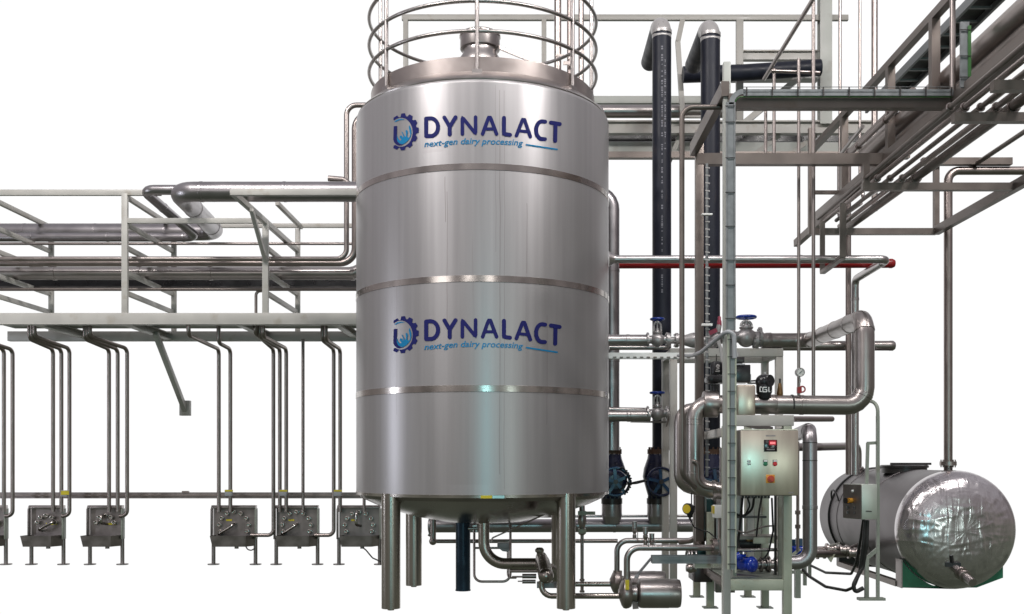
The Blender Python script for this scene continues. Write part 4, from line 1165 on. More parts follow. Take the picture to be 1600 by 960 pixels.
MB().cyl(W(1195.5, 586, 9.3), W(1195.5, 581.5, 9.3), .016, 12).build('top_screw', 'pale_fitting', o)
em = MB()
def on2(px, py):
    x = px - 1194
    return W(px, py, 9.3 - math.sqrt(max(0, (k * 12.7) ** 2 - L(x, 9.3) ** 2)) - .006)
t = .0075
for pl in ([(1187.5, 605), (1187.5, 612), ], [(1187.5, 605), (1190.5, 605.3)], [(1187.5, 612), (1190.5, 612.3)], [(1192, 605.5), (1192, 612.5)], [(1192, 605.5), (1198, 605.5)], [(1195, 609), (1198, 609)], [(1198, 609), (1198, 612.5)], [(1192, 612.5), (1198, 612.5)], [(1201.2, 605), (1201.2, 612.5)], [(1201.2, 612.5), (1204.5, 612)], [(1204.5, 605), (1204.8, 612)]):
    em.bar(on2(*pl[0]), on2(*pl[1]), t, t)
em.build('raised_letters', 'white_plastic', o)
o = T('air_vent', 'brown brass air vent shaped like a small bottle on the pipe line', 'vent', W(1218.5, 620, 9.35))
k = L(1, 9.35)
MB().lathe(W(1218.5, 621, 9.35), UP, [(k * 2, 0), (k * 3.5, k * 1.5), (k * 5, k * 5), (k * 4.6, k * 8), (k * 2.6, k * 20), (k * 2.2, k * 22)], 24).build('vent_body', 'brass', o)
MB().cyl(W(1218.5, 599, 9.35), W(1218.5, 592, 9.35), k * 1.6, 14).build('vent_cap', 'dark_steel', o)
o = T('pressure_gauge', 'round white pressure gauge on a stem with red shut-off ring', 'gauge', W(1250, 618, 9.35))
k = L(1, 9.35)
gc = W(1250, 582, 9.3)
MB().lathe(gc + Vector((0, .035, 0)), (0, -1, 0), [(0, -.002), (k * 6.8, 0), (k * 7, .01), (k * 7, .05), (k * 6.2, .052), (k * 6.1, .045), (0, .0451)], 36).build('gauge_case', 'bright_steel', o)
MB().lathe(gc + Vector((0, -.011, 0)), (0, -1, 0), [(k * 6, 0), (k * 6, .002), (0, .0022)], 36).build('dial', 'dial_white', o)
b = MB().bar(gc + Vector((-.012, -.016, -.012)), gc + Vector((.02, -.016, .016)), .005, .003)
for i in range(9):
    a = math.radians(225 - 270 * i / 8)
    b.bar(gc + Vector((math.cos(a) * k * 4.6, -.0145, math.sin(a) * k * 4.6)), gc + Vector((math.cos(a) * k * 5.7, -.0145, math.sin(a) * k * 5.7)), .003, .002)
b.build('needle', 'black_paint', o)
MB().cyl(W(1249, 589, 9.35), W(1249, 622, 9.35), k * 1.4, 14).cyl(W(1249, 592, 9.35), W(1249, 598, 9.35), k * 2.2, 14).build('stem', 'pipe_steel', o)
MB().torus(W(1253.5, 608.5, 9.28), (0, 1, 0), k * 4.4, k * 1.2, 28, 10).bb(W(1246.5, 605, 9.26), W(1251, 615, 9.30)).build('red_ring', 'red_paint', o)

# ------------------------------------------------------------------ skid
sk = T('equipment_skid', 'green-tinted cream square-tube skid frame holding the control cabinet and pumps', 'frame', W(1180, 994, 8.9))
YS = 8.9
def leg(px, y, m='green_lit_paint', z1=None, wd=.075):
    x = W(px, 0, y).x
    l_ = MB().bar((x, y, .012), (x, y, z1), wd, wd, Vector((0, 1, 0))).build('leg', m, sk, bevel=.005)
    MB().box((x, y, .006), (.15, .13, .012)).build('foot_plate', 'green_grey_paint_and_light', l_)
zr = W(0, 657.5, YS).z - L(8.5, YS)
leg(1229.5, YS, 'green_lit_paint', zr)
leg(1133.5, YS, 'green_lit_paint', zr, .06)
leg(1109.5, 10.35, z1=1.0); leg(1195, 10.35, z1=2.0); leg(1088.5, 11.17, z1=1.0); leg(1168.5, 11.17, z1=2.0)
MB().bar(W(1138, 914, YS), W(1225, 914, YS), .06, L(17, YS)).build('bottom_rail', 'green_lit_paint', sk, bevel=.005)
MB().bar(W(1138, 657.5, YS), W(1239, 657.5, YS), .075, L(17, YS)).build('top_rail', 'cream_paint', sk, bevel=.005)
xl_, xr_ = W(1133, 0, YS).x, W(1229, 0, YS).x
zbm = W(0, 915, YS).z
for x in (xl_, xr_):
    MB().bar((x + .02, YS + .06, zbm), (x + .09, 11.17, zbm), .05, .08).build('side_rail', 'brown_steel', sk, bevel=.004)
    MB().bar((x + .02, YS + .06, zr - .05), (x + .09, 10.35, zr - .05), .05, .08).build('top_side_rail', 'cream_paint', sk, bevel=.004)
MB().bb((xl_ + .03, 9.0, zbm + .045), (xr_ + .05, 11.1, zbm + .055)).build('base_plate', 'green_grey_paint_and_light', sk)
MB().bb(W(1098, 869, 10.6), W(1105, 895, 10.65)).build('bracket', 'green_lit_paint', sk)
MB().bb(W(1115, 881, 10.0), W(1121, 902, 10.05)).build('bracket', 'green_lit_paint', sk)
MB().bar(W(1172, 690, 9.9), W(1172, 900, 9.9), .07, .07, Vector((0, 1, 0))).build('inner_post', 'cream_paint', sk, bevel=.005)
MB().bar(W(1220, 775, 9.2), W(1220, 905, 9.2), .05, .05, Vector((0, 1, 0))).build('inner_post', 'green_grey_paint_and_light', sk, bevel=.004)
MB().bar(W(1183, 700, 10.3), W(1183, 905, 10.3), .065, .065, Vector((0, 1, 0))).build('inner_post', 'green_grey_paint_and_light', sk, bevel=.004)
MB().bar(W(1194, 700, 10.8), W(1194, 895, 10.8), .06, .06, Vector((0, 1, 0))).build('inner_post', 'grey_paint', sk, bevel=.004)
MB().bar(W(1211.5, 775, 9.25), W(1211.5, 905, 9.25), .018, .03, Vector((0, 1, 0))).build('inner_strip', 'dark_steel', sk)
MB().bar(W(1147.5, 775, 9.0), W(1147.5, 900, 9.0), .03, .05, Vector((0, 1, 0))).build('inner_strip', 'green_grey_paint_and_light', sk)
MB().bb(W(1146, 690, 9.8), W(1160, 900, 9.82)).build('back_sheet', 'panel_steel', sk)
MB().bb(W(1150, 806.5, 9.2), W(1196, 809.5, 9.25)).build('shelf_bar', 'dark_steel', sk)
MB().bb(W(1150, 838, 9.4), W(1208, 840, 9.65)).build('shelf_plate', 'brown_steel', sk)
MB().bb(W(1178, 840.5, 9.38), W(1209, 849, 9.42)).build('shelf_apron', 'green_lit_paint', sk)
MB().prism([W(1146, 903, 9.1), W(1150, 895, 9.7), W(1205, 896, 9.7), W(1210, 900, 9.3), W(1205, 904, 9.15)], (0, 0, .02)).build('pump_plate', 'brown_steel', sk)
MB().bar(W(1147, 657, 9.4), W(1205, 672, 10.4), .04, .06).build('top_brace', 'brown_steel', sk)

cb = T('control_cabinet', 'brushed steel control cabinet with red digital display and rotary switch', 'cabinet', W(1202, 775, 8.75))
yc = 8.6
f0, f1 = W(1157, 673, yc), W(1247, 774, yc)
MB().bb((f0.x - .005, yc + .012, f1.z - .006), (f1.x - .004, yc + .26, f0.z + .006)).build('cabinet_body', 'panel_steel', cb, bevel=.006)
MB().bb((f0.x, yc - .012, f1.z), (f1.x, yc + .01, f0.z)).build('cabinet_door', 'box_steel', cb, bevel=.005)
MB().bb((f0.x + .006, yc + .01, f0.z + .003), (f1.x - .002, yc + .012, f0.z + .012)).build('rain_lip', 'box_steel', cb)
yf = yc - .013
def face(px0, py0, px1, py1, dep):
    return W(px0, py0, yc) * 1 + Vector((0, -.013 - dep, 0)), W(px1, py1, yc) + Vector((0, -.0125, 0))
dp = MB().bb(*face(1193, 687.5, 1213.5, 706, .008)).build('display', 'display_black', cb, bevel=.002)
MB().bb(*face(1200.5, 688.5, 1212, 696, .0095)).build('display_window', 'led_window', dp)
vs, fs = text_mesh('000', 1, 0, .022)
b = MB()
x0 = min(v.x for v in vs); x1 = max(v.x for v in vs); sc = L(8, yc) / (x1 - x0)
o0 = W(1202.3, 694.2, yc)
vv = [b.b.verts.new((o0.x + (v.x - x0) * sc, yc - .0245, o0.z + v.y * sc * .88)) for v in vs]
for f in fs: b.b.faces.new([vv[i] for i in f])
b.build('digits', 'led_red', dp, smooth=0)
b = MB()
for a0, a1, yy, hh in ((1197.3, 1200.5, 699.3, .9), (1203, 1208.5, 699.3, .9)):
    b.bb(*face(a0, yy - hh / 2, a1, yy + hh / 2, .0095))
for i in range(7):
    b.bb(*face(1197.2 + i * 1.8, 701.6, 1198.6 + i * 1.8, 703.6, .0095))
b.build('small_print', 'grey_print', dp)
b = MB()
for i in range(8):
    b.bb(*face(1196.3 + i * 1.9, 680, 1197.5 + i * 1.9, 682.3, .001))
b.build('faded_print', 'grey_print', cb)
b = MB()
for i in range(5):
    b.bb(*face(1231.5 + i * 1.7, 769.3, 1232.7 + i * 1.7, 771, .001))
b.build('corner_print', 'grey_print', cb)
for px, m in ((1195.3, 'button_green'), (1210.3, 'button_red')):
    bt = MB().bb(*face(px - 3.2, 718.8, px + 3.2, 723, .01)).build('button_plate', 'dark_steel', cb)
    MB().bb(*face(px - 2.8, 719.4, px + 2.8, 721.6, .012)).build('name_strip', 'white_plastic', bt)
    MB().lathe(W(px, 725.3, yc) + Vector((0, -.012, 0)), (0, -1, 0), [(L(3.3, yc), 0), (L(3.3, yc), .012), (L(2.6, yc), .013), (L(2.6, yc), .02), (0, .022)], 24).build('push_button', m, bt)
sw = MB().bb(*face(1196.3, 742, 1209.8, 755, .008)).build('switch_plate', 'orange_plastic', cb, bevel=.002)
MB().lathe(W(1203.3, 748.7, yc) + Vector((0, -.02, 0)), (0, -1, 0), [(L(5.6, yc), 0), (L(5.6, yc), .012), (L(5, yc), .016), (0, .016)], 32).bar(W(1200, 746.5, yc) + Vector((0, -.04, 0)), W(1206.5, 751, yc) + Vector((0, -.04, 0)), .012, .02).build('rotary_switch', 'switch_red', sw)
MB().bb(*face(1166.8, 719.2, 1172.2, 722.7, .012)).bb(*face(1167, 723.4, 1172.3, 727, .014)).build('latch', 'bright_steel', cb, bevel=.003)
for i in range(9):
    MB().cyl(W(1161 + i * 5, 774.5, yc + .12), W(1161 + i * 5, 779, yc + .12), .012, 10).build('cable_gland', 'dark_steel', cb)
o = T('cable_bundle', 'dark cables hanging in a loop under the control cabinet', 'cable', W(1165, 800, 8.9))
MB().tube(P((1178, 778, 8.75), (1176, 796, 8.85), (1160, 809, 9.0), (1149, 803, 9.0)), .011, .25, 10).tube(P((1168, 778, 8.75), (1172, 790, 8.8), (1164, 806, 8.9)), .008, .1, 10).build('cable', 'black_rubber', o)

o = T('blue_pump', 'bright blue pump motor lying on the skid base', 'pump', W(1170, 905, 9.4))
MB().lathe(W(1147, 878, 9.5), (1, -.18, 0), [(L(9, 9.4), 0), (L(12, 9.4), .02), (L(12.5, 9.4), .11)], 28).build('pump_casing', 'bright_blue_paint', o)
MB().ball(W(1174.5, 882, 9.3), L(12, 9.3), 28, (.85, 1, 1.05)).cyl(W(1160, 881, 9.4), W(1174, 881.5, 9.3), L(11, 9.3), 28).build('motor_end', 'bright_blue_paint', o)
MB().tube(P((1147, 874, 9.3), (1157, 868, 9.3)), .04, seg=16).build('terminal_box', 'bright_blue_paint', o)
o = pipe('pump_outlet', 'short flanged steel pipe right of the bright blue pump', 'pipe', ((1184, 882, 9.5), (1216, 882, 9.5)), L(15, 9.5), 'satin_steel')
for px, r in ((1189, 12), (1198, 11), (1201, 13), (1212, 12)):
    MB().lathe(W(px, 882, 9.5), (1, 0, 0), [(L(r * .9, 9.5), -.012), (L(r, 9.5), -.008), (L(r, 9.5), .008), (L(r * .9, 9.5), .012)], 28).build('clamp_ring', 'pipe_steel', o)
o = T('skid_motor', 'dark motor block with fittings on the shelf under the control cabinet', 'motor', W(1170, 857, 9.6))
MB().lathe(W(1152, 849, 9.7), (1, 0, 0), [(.05, 0), (.075, .01), (.075, .17), (.06, .18), (.06, .22)], 24).build('motor_body', 'dark_steel', o)
MB().bb(W(1154, 838, 9.62), W(1168, 846, 9.75)).build('terminal_box', 'dark_steel', o, bevel=.006)
MB().bb(W(1167, 841, 9.55), W(1176, 846, 9.6)).build('brass_fitting', 'brass', o, bevel=.004)
for i, pts in enumerate((((1160, 779, 8.8), (1158, 800, 9.0), (1155, 835, 9.3), (1150, 862, 9.3)), ((1190, 778, 8.75), (1186, 800, 8.9), (1182, 838, 9.3)), ((1206, 779, 8.8), (1208, 830, 9.1), (1200, 868, 9.3), (1190, 876, 9.3)), ((1150, 828, 9.1), (1162, 834, 9.1), (1178, 829, 9.15), (1196, 822, 9.3), (1210, 822, 9.3)))):
    o = T('small_hose', ('black hose running from under the cabinet to the left strip', 'thin hose dropping from the cabinet to the green apron', 'longest thin hose dropping right of the shelf to the blue pump', 'thin tube sagging level between the strips under the cabinet')[i], 'hose', W(*pts[-1]), 'hoses under the cabinet')
    MB().tube(P(*pts), (.012, .009, .009, .008)[i], .15, 10).build('hose_run', ('black_rubber', 'dark_steel', 'black_rubber', 'pipe_steel')[i], o)
o = T('drain_valve', 'small steel drain valve below the galvanised tray at the skid corner', 'valve', W(1080, 895, 10.0))
MB().ball(W(1079, 888, 10.0), .05, 18).cyl(W(1072, 888, 10), W(1088, 888, 10), .035, 16).lathe(W(1079, 886, 10), UP, [(.03, 0), (.03, .06), (.045, .065), (.045, .085), (0, .09)], 18).build('valve_body', 'pipe_steel', o)
pipe('skid_pipe', 'slim upright steel pipe between the heat exchanger and the front column', 'pipe', ((1127, 700, 9.6), (1127, 868, 9.6), (1145, 872, 9.6)), L(6, 9.6), 'pipe_steel', 1.5)
pipe('skid_pipe', 'thin straight steel pipe crossing the skid above the blue pump', 'pipe', ((1152, 860, 9.3), (1222, 859, 9.3)), L(5.5, 9.3), 'satin_steel')
o = T('heat_exchanger', 'dark upright pipe pair with teal plate at the left end of the skid', 'heat exchanger', W(1098, 905, 10.4))
MB().tube(P((1092.5, 772, 10.5), (1092.5, 852, 10.5)), L(9, 10.5), seg=28).build('upright_pipe', 'dark_pipe_steel', o)
MB().bb(W(1101, 770, 10.45), W(1102.5, 845, 10.5)).build('edge_strip', 'satin_steel', o)
MB().bb(W(1103, 780, 10.5), W(1118, 842, 10.9)).build('teal_plate', 'teal_plate', o, bevel=.004)
MB().bb(W(1119, 772, 10.3), W(1131, 915, 10.9)).build('end_frame', 'panel_steel', o, bevel=.004)
MB().lathe(W(1076, 880, 10.7), (1, 0, 0), [(0, 0), (.1, .01), (.16, .06), (.16, .36), (.13, .42)], 28).build('round_casing', 'teal_plate', o)
MB().tube(P((1062, 848, 10.8), (1080, 846, 10.7), (1091, 838, 10.6)), L(3.6, 10.7), .1).build('side_inlet', 'dark_pipe_steel', o)
MB().bb(W(1085, 885, 10.2), W(1103, 903, 10.6)).build('lower_block', 'dark_steel', o, bevel=.01)
o = T('coil_clamp', 'shiny jacketed hose clamps on the pipe left of the skid leg', 'clamp', W(1080, 870, 10.25))
for px in (1075, 1079.5, 1086):
    MB().torus(W(px, 871, 10.45), (1, .1, 0), L(11, 10.4), .014, 28, 8).build('clamp_ring', 'bright_steel', o)
o = T('cable_tray', 'short galvanised cable tray with bent end strip jutting left from the skid', 'cable tray', W(1075, 880, 9.7))
MB().bar(W(1018, 874, 9.7), W(1132, 874, 9.7), .12, L(12, 9.7), prof='U', t=.006).bar(W(1030, 870, 9.62), W(1132, 870, 9.62), .006, .01).build('tray_channel', 'galvanised', o)
MB().bar(W(1018, 872, 9.7), W(997, 897, 9.65), .05, .006).bar(W(997, 897, 9.65), W(993.5, 904, 9.63), .05, .006).build('end_strip', 'galvanised', o)
MB().bb(W(1086, 879.5, 9.66), W(1107, 886, 9.78)).build('support_bracket', 'green_lit_paint', o)
o = T('socket_box', 'white square box with yellow edge on a short conduit beside the cable column', 'box', W(1123, 808, 9.2))
MB().bb(W(1117.5, 790, 9.15), W(1131, 808.5, 9.3)).build('box_body', 'white_plastic', o, bevel=.006)
MB().bb(W(1114.5, 791, 9.18), W(1117.4, 802, 9.28)).build('yellow_edge', 'yellow_plastic', o)
MB().cyl(W(1124, 808.5, 9.25), W(1124, 842, 9.25), .018, 12).build('conduit', 'pipe_steel', o)
o = T('plug_connector', 'round black and yellow plug hanging on a cable left of the skid', 'plug', W(1076, 808, 9.5))
MB().lathe(W(1078, 795, 9.55), (-.55, -.7, .0), [(.03, -.03), (.05, 0), (.055, .05), (.05, .06)], 24).cyl(W(1079, 790, 9.55), W(1078, 800, 9.55), .045, 20).lathe(W(1078, 800, 9.55), (0, 0, -1), [(.04, 0), (.028, .03), (.024, .045), (.012, .06), (.012, .075)], 18).build('plug_body', 'black_rubber', o)
MB().lathe(W(1078, 795, 9.55) + Vector((-.55, -.7, 0)).normalized() * .061, (-.55, -.7, 0), [(.042, 0), (.042, .004), (0, .005)], 20).build('yellow_face', 'yellow_plastic', o)
MB().cyl(W(1080.5, 790, 9.55), W(1080.5, 770, 9.55), .006, 8).tube(P((1078.5, 811, 9.55), (1084, 824, 9.6), (1096, 829, 9.7), (1107, 831, 9.7), (1118, 841, 9.6)), .007, .08, 8).build('cable', 'black_rubber', o)

# pipe right of the cabinet, small things behind it
o = pipe('insulated_drop', 'upright jacketed pipe right of the cabinet, elbowed at top and foot', 'pipe', ((1246, 679, 10.9), (1265.5, 671, 10.0), (1265.5, 879, 10.0), (1216, 879, 10.0)), L(22.5, 10), 'cladding', .95, n=6, seams=.9)
for py in (692, 720):
    MB().lathe(W(1265.5, py, 10.0), UP, [(L(11.2, 10), -.004), (L(11.6, 10), -.003), (L(11.6, 10), .003), (L(11.2, 10), .004)], 28).build('dark_band', 'dark_steel', o)
pipe('branch_pipe', 'level pipe from behind the cabinet to the horizontal tank top, elbowed down', 'pipe', ((1240, 699, 13.2), (1280, 698.5, 13.4), (1340.5, 697, 14.6), (1340.5, 741, 14.6)), L(12, 14), 'skid_pipe_steel', 1.1, n=6)
o = T('branch_flange', 'small bolted flange where the level pipe enters the horizontal tank', 'flange', W(1340.5, 737, 14.6))
MB().flange(W(1340.5, 732, 14.6), UP, L(9, 14.6), .03, 6).flange(W(1340.5, 737, 14.6), UP, L(8, 14.6), .025, 6).build('flange_pair', 'pipe_steel', o)
pipe('fan_pipes', 'flat bundle of thin tubes under the big loop, fanning to the right', 'pipe', ((1238, 655, 9.9), (1300, 655, 10.6)), L(9, 10), 'dark_pipe_steel')
for px, y0, y1, y, d, lab in ((1248, 92, 640, 10.6, 5, 'left one of two thin riser tubes above the pressure gauge'), (1271, -30, 640, 10.6, 5.6, 'right one of two thin riser tubes above the pressure gauge')):
    pipe('riser_tube', lab, 'tube', ((px, y0, y), (px, y1, y)), L(d, y), 'pipe_steel', 1.5, 'thin riser tubes by the gauge')
o = pipe('union_tube', 'thin upright tube with two union nuts standing on the rear blue pump', 'tube', ((1246.5, 690, 10.9), (1246.5, 862, 10.9)), L(5, 10.9), 'dark_pipe_steel')
for py in (801, 823):
    MB().cyl(W(1246.5, py - 3, 10.9), W(1246.5, py + 3, 10.9), L(4.3, 10.9), 8).build('union_nut', 'dark_pipe_steel', o)
o = T('blue_pump', 'small blue pump behind the upright jacketed pipe', 'pump', W(1246, 870, 11.1))
MB().lathe(W(1234, 860, 11.1), (1, 0, 0), [(0, 0), (L(8, 11.1), .01), (L(9, 11.1), .04), (L(9, 11.1), .16), (L(7, 11.1), .18)], 24).build('pump_casing', 'bright_blue_paint', o)
MB().cyl(W(1238, 853, 11.0), W(1238, 843, 11.0), L(5, 11), 20).box(W(1249, 850, 11.1), (.07, .08, .12)).build('pump_top', 'teal_blue_paint', o)
MB().bar(W(1238, 868, 10.9), W(1250, 858, 10.9), .015, .03).build('stay', 'green_lit_paint', o)
MB().bar(W(1246, 868, 11.1), Vector((W(1246, 0, 11.1).x, 11.1, .0)), .06, .06, Vector((0, 1, 0))).build('pedestal', 'green_grey_paint_and_light', o)
o = T('low_stand', 'low green steel stand behind the right skid leg', 'stand', W(1258, 915, 12.2))
for px, y in ((1257.5, 12.2), (1265, 13.1), (1222, 12.2)):
    x = W(px, 0, y).x
    MB().bar((x, y, 0), (x, y, .33), .04, .04, Vector((0, 1, 0))).build('leg', 'green_grey_paint_and_light', o)
MB().bar(W(1215, 894, 12.2), W(1260, 894, 12.2), .05, .04).build('stand_rail', 'green_grey_paint_and_light', o)
# ------------------------------------------------------------------ service platform, upper right
gt = T('service_platform', 'high brown steel platform frame reaching toward the viewer at upper right', 'platform', W(1137, 994, 8.7))
Z0 = W(0, 160, 8.7).z
YP0, YP1 = 8.7, 10.37
XL, XR = W(1137, 0, 8.7).x, W(1490, 0, 8.7).x
MB().bar((XL, YP0, Z0), (XR - .03, YP0, Z0), .09, L(22, YP0), prof='D', t=.014).build('front_channel', 'brown_steel', gt)
MB().bar((XL, YP1, Z0), (XR - .03, YP1, Z0), .09, L(17, YP1), prof='D', t=.014).build('rear_channel', 'brown_steel', gt)
MB().bar((XL - .02, YP0 + .0, Z0 + .12), (XL - .02, YP1 + .06, Z0 + .12), .07, .13).build('side_beam', 'brown_steel', gt)
MB().bar((XR, 6.3, Z0), (XR, 13.15, Z0), .08, .125).build('stringer', 'brown_steel', gt)
MB().bar((XL, YP0 + .05, 0), (XL, YP0 + .05, W(0, 95, 8.7).z), L(11, 8.7), .07, Vector((0, 1, 0))).build('front_column', 'grey_paint', gt, bevel=.004)
x = W(1092.5, 0, 10.37).x
MB().bar((x, YP1, W(0, 846, YP1).z), (x, YP1, W(0, 205, YP1).z), L(12.5, YP1), .08, Vector((0, 1, 0))).build('rear_column', 'brown_steel', gt, bevel=.004)
# handrails
zh = 5.73
MB().bar((3.8, 6.4, zh), (3.8, 13.4, zh), .075, .075).build('hand_rail', 'brown_steel', gt)
for y in (9.35, 10.5, 12.05):
    MB().bar((3.8, y, Z0), (3.8, y, zh - .035), .08, .08, Vector((0, 1, 0))).build('rail_post', 'brown_steel', gt)
MB().cyl((XR, 8.72, Z0), (XR, 8.72, 6.4), .024, 16).build('corner_post', 'pipe_steel', gt)
MB().tube([Vector((2.56, 8.2, 5.73)), Vector((2.56, 10.9, 5.73))], .021, seg=12).build('round_hand_rail', 'pipe_steel', gt)
for y, zz_ in ((10.62, 5.73), (11.0, 5.55)):
    MB().cyl((2.60, y, Z0 + .07 + max(0, y - 10.62) * .5), (2.60, y, zz_), .018, 12).build('round_post', 'pipe_steel', gt)
MB().tube([Vector((2.56, 10.6, 5.70)), Vector((3.1, 10.65, 5.70))], .018, seg=12).build('round_mid_rail', 'pipe_steel', gt)
# hanging cross frames under the platform
for i, (y, a, b) in enumerate(((7.45, 3.46, 5.0), (8.14, 3.46, 5.0), (10.2, 3.40, 4.98), (12.2, 3.42, 4.98))):
    MB().bar((a, y, 4.35), (b, y, 4.35), .07, .075).build('cross_beam', 'brown_steel', gt)
for x, y, z1 in ((3.44, 12.2, 5.62), (4.98, 12.2, 5.2), (3.44, 10.2, 4.6)):
    MB().bar((x, y, 4.32), (x, y, z1), .062, .062, Vector((0, 1, 0))).build('hanger_post', 'brown_steel', gt)
MB().bar(W(1440, 253, 12.15), W(1580, 253, 12.15), .08, .085).build('cross_beam', 'brown_steel', gt)
MB().bar((4.98, 6.5, 4.36), (4.98, 12.2, 4.36), .075, .10).build('side_stringer', 'brown_steel', gt)
MB().bar((3.72, 9.9, Z0), (3.50, 13.1, 4.40), .07, .09).build('short_brace', 'brown_steel', gt)
MB().tube([Vector((5.45, 8, 5.17)), Vector((5.45, 12.4, 5.17))], .028, seg=12).build('edge_tube', 'brown_steel', gt)
MB().bar(W(1269, 301, 12.0), W(1327, 301, 12.0), .03, .045).build('short_arm', 'brown_steel', gt)
hg = MB()
hg.bar(W(1317, 318, 11.0), W(1317, 402, 11.0), .07, .02, Vector((0, 1, 0)))
hg.build('pipe_hanger', 'brown_steel', gt)
MB().bar(W(1285, 346, 11.9), W(1285, 426, 11.9), .06, .02, Vector((0, 1, 0))).build('pipe_hanger', 'brown_steel', gt)
MB().bar(W(1317, 402, 11.0), W(1285, 426, 11.9), .06, .04).build('hanger_foot', 'brown_steel', gt)

for i, (x, z, d) in enumerate(((3.44, 4.44, .045), (3.56, 4.44, .05), (3.69, 4.44, .045), (3.82, 4.44, .055), (3.96, 4.45, .09))):
    lab = ('first and thinnest of five parallel pipes slung under the platform, next to the stringer', 'second from the stringer of five parallel pipes slung under the platform', 'middle one of five parallel pipes slung under the platform', 'fourth from the stringer of five parallel pipes slung under the platform', 'outermost and thickest of five parallel pipes slung under the platform')[i]
    o = T('gantry_pipe', lab, 'pipe', (x, 12.3, z), 'parallel pipes slung under the platform')
    yend = (11.9, 12.2, 12.0, 12.3, 12.35)[i]
    MB().tube([Vector((x, 6.2, z)), Vector((x, yend, z))], d / 2, seg=14).build('pipe_run', ('brown_steel', 'dark_pipe_steel')[i % 2], o)
    for yy in (10.2, 8.14):
        MB().torus((x, yy, z), (0, 1, 0), d / 2 + .008, .008, 16, 6).build('clamp', 'pipe_steel', o)
for x, z, d, m, lab in ((3.93, 5.13, .20, 'pipe_steel', 'thick bright-edged pipe running forward just above the platform stringer'), (3.95, 4.93, .17, 'brown_steel', 'thick brown pipe running forward, lower of two above the stringer')):
    o = T('gantry_pipe', lab, 'pipe', (x, 12.3, z), 'thick pipes above the platform stringer')
    MB().tube([Vector((x, 6.2, z)), Vector((x, 11.6, z))], d / 2, seg=20).build('pipe_run', m, o)
for x, z, y0_, y1_, d_, lab in ((3.50, 4.90, 9.2, 11.0, .05, 'thin steel pipe slanting between the two platform channels, lower one'), (3.62, 5.05, 9.4, 11.7, .06, 'thin steel pipe slanting between the two platform channels, upper one'), (4.35, 4.95, 6.3, 9.4, .07, 'dark steel pipe above the five slung pipes near the right picture edge'), (4.55, 5.02, 6.3, 9.2, .05, 'thin dark pipe farthest right above the slung pipes')):
    o = T('gantry_pipe', lab, 'pipe', (x, y1_, z), 'small pipes around the platform')
    MB().tube([Vector((x, y0_, z)), Vector((x, y1_, z))], d_ / 2, seg=14).build('pipe_run', 'dark_pipe_steel', o)
    for yy in (y0_ + .6, y1_ - .4):
        MB().torus((x, yy, z), (0, 1, 0), d_ / 2 + .008, .008, 16, 6).build('clamp', 'pipe_steel', o)
o = T('cable_ladder', 'open cable ladder climbing toward the viewer above the platform', 'cable ladder', (4.25, 12, 5.85))
for s in (-.13, .13):
    MB().bar((4.25 + s, 7.5, 5.85), (4.25 + s, 12.2, 5.85), .03, .09).build('side_rail', 'galvanised', o)
for i in range(16):
    MB().bar((4.12, 7.6 + i * .3, 5.83), (4.38, 7.6 + i * .3, 5.83), .03, .02).build('rung', 'galvanised', o)
MB().bb((4.14, 7.5, 5.86), (4.36, 12.1, 5.885)).build('cable_bed', 'black_rubber', o)
for px, d, y1, lab in ((1312.5, 5, 300, 'left one of three bright pipes hanging straight above the platform'), (1343.5, 4.6, 300, 'middle and thinnest of three bright pipes hanging above the platform'), (1366.5, 9.5, 330, 'right and thickest of three bright pipes hanging above the platform')):
    pipe('hanging_pipe', lab, 'pipe', ((px, -40, 13.6), (px, y1, 13.6)), L(d, 13.6), 'pipe_steel', 1.5, 'bright pipes hanging above the platform')
for a, b, d, y0, y1, lab in (((1348, 198), (1308, 248), 6, 10.9, 12.0, 'left one of three short slanting pipes between the platform channels'), ((1402, 172), (1358, 228), 6, 10.4, 11.6, 'middle one of three short slanting pipes between the platform channels'), ((1440, 172), (1400, 222), 7, 10.0, 11.0, 'right one of three short slanting pipes between the platform channels')):
    pipe('slanting_pipe', lab, 'pipe', ((*a, y0), (*b, y1)), L(d, 11), 'satin_steel', 1.5, 'slanting pipes between the platform channels')
pipe('bend_pipe', 'thin pipe making a U-bend below the rear platform channel, left one', 'pipe', ((1311, 255, 12.6), (1311, 342, 12.6), (1345, 318, 11.9)), L(6, 12.6), 'satin_steel', 1.6, 'U-bend pipes under the platform')
pipe('bend_pipe', 'thin pipe making a U-bend below the rear platform channel, right one', 'pipe', ((1348, 255, 12.6), (1348, 312, 12.6), (1380, 292, 11.9)), L(6, 12.6), 'satin_steel', 1.6, 'U-bend pipes under the platform')
pipe('upright_pipe', 'dark upright pipe from the platform down behind the big jacketed loop', 'pipe', ((1325.5, 255, 12.75), (1325.5, 742, 12.75)), L(8.5, 12.75), 'dark_pipe_steel')
o = pipe('feed_pipe', 'tall upright pipe bending right at the top, standing on the horizontal tank', 'pipe', ((1650, 267, 12.2), (1481.5, 267, 12.2), (1481.5, 735, 12.2)), L(13, 12.2), 'dark_pipe_steel', 1.3, n=8)
MB().flange(W(1481.5, 724.5, 12.2), UP, L(12.5, 12.2), .05, 8).cyl(W(1481.5, 727, 12.2), W(1481.5, 738, 12.2), L(6.5, 12.2), 20).build('flange', 'pipe_steel', o)

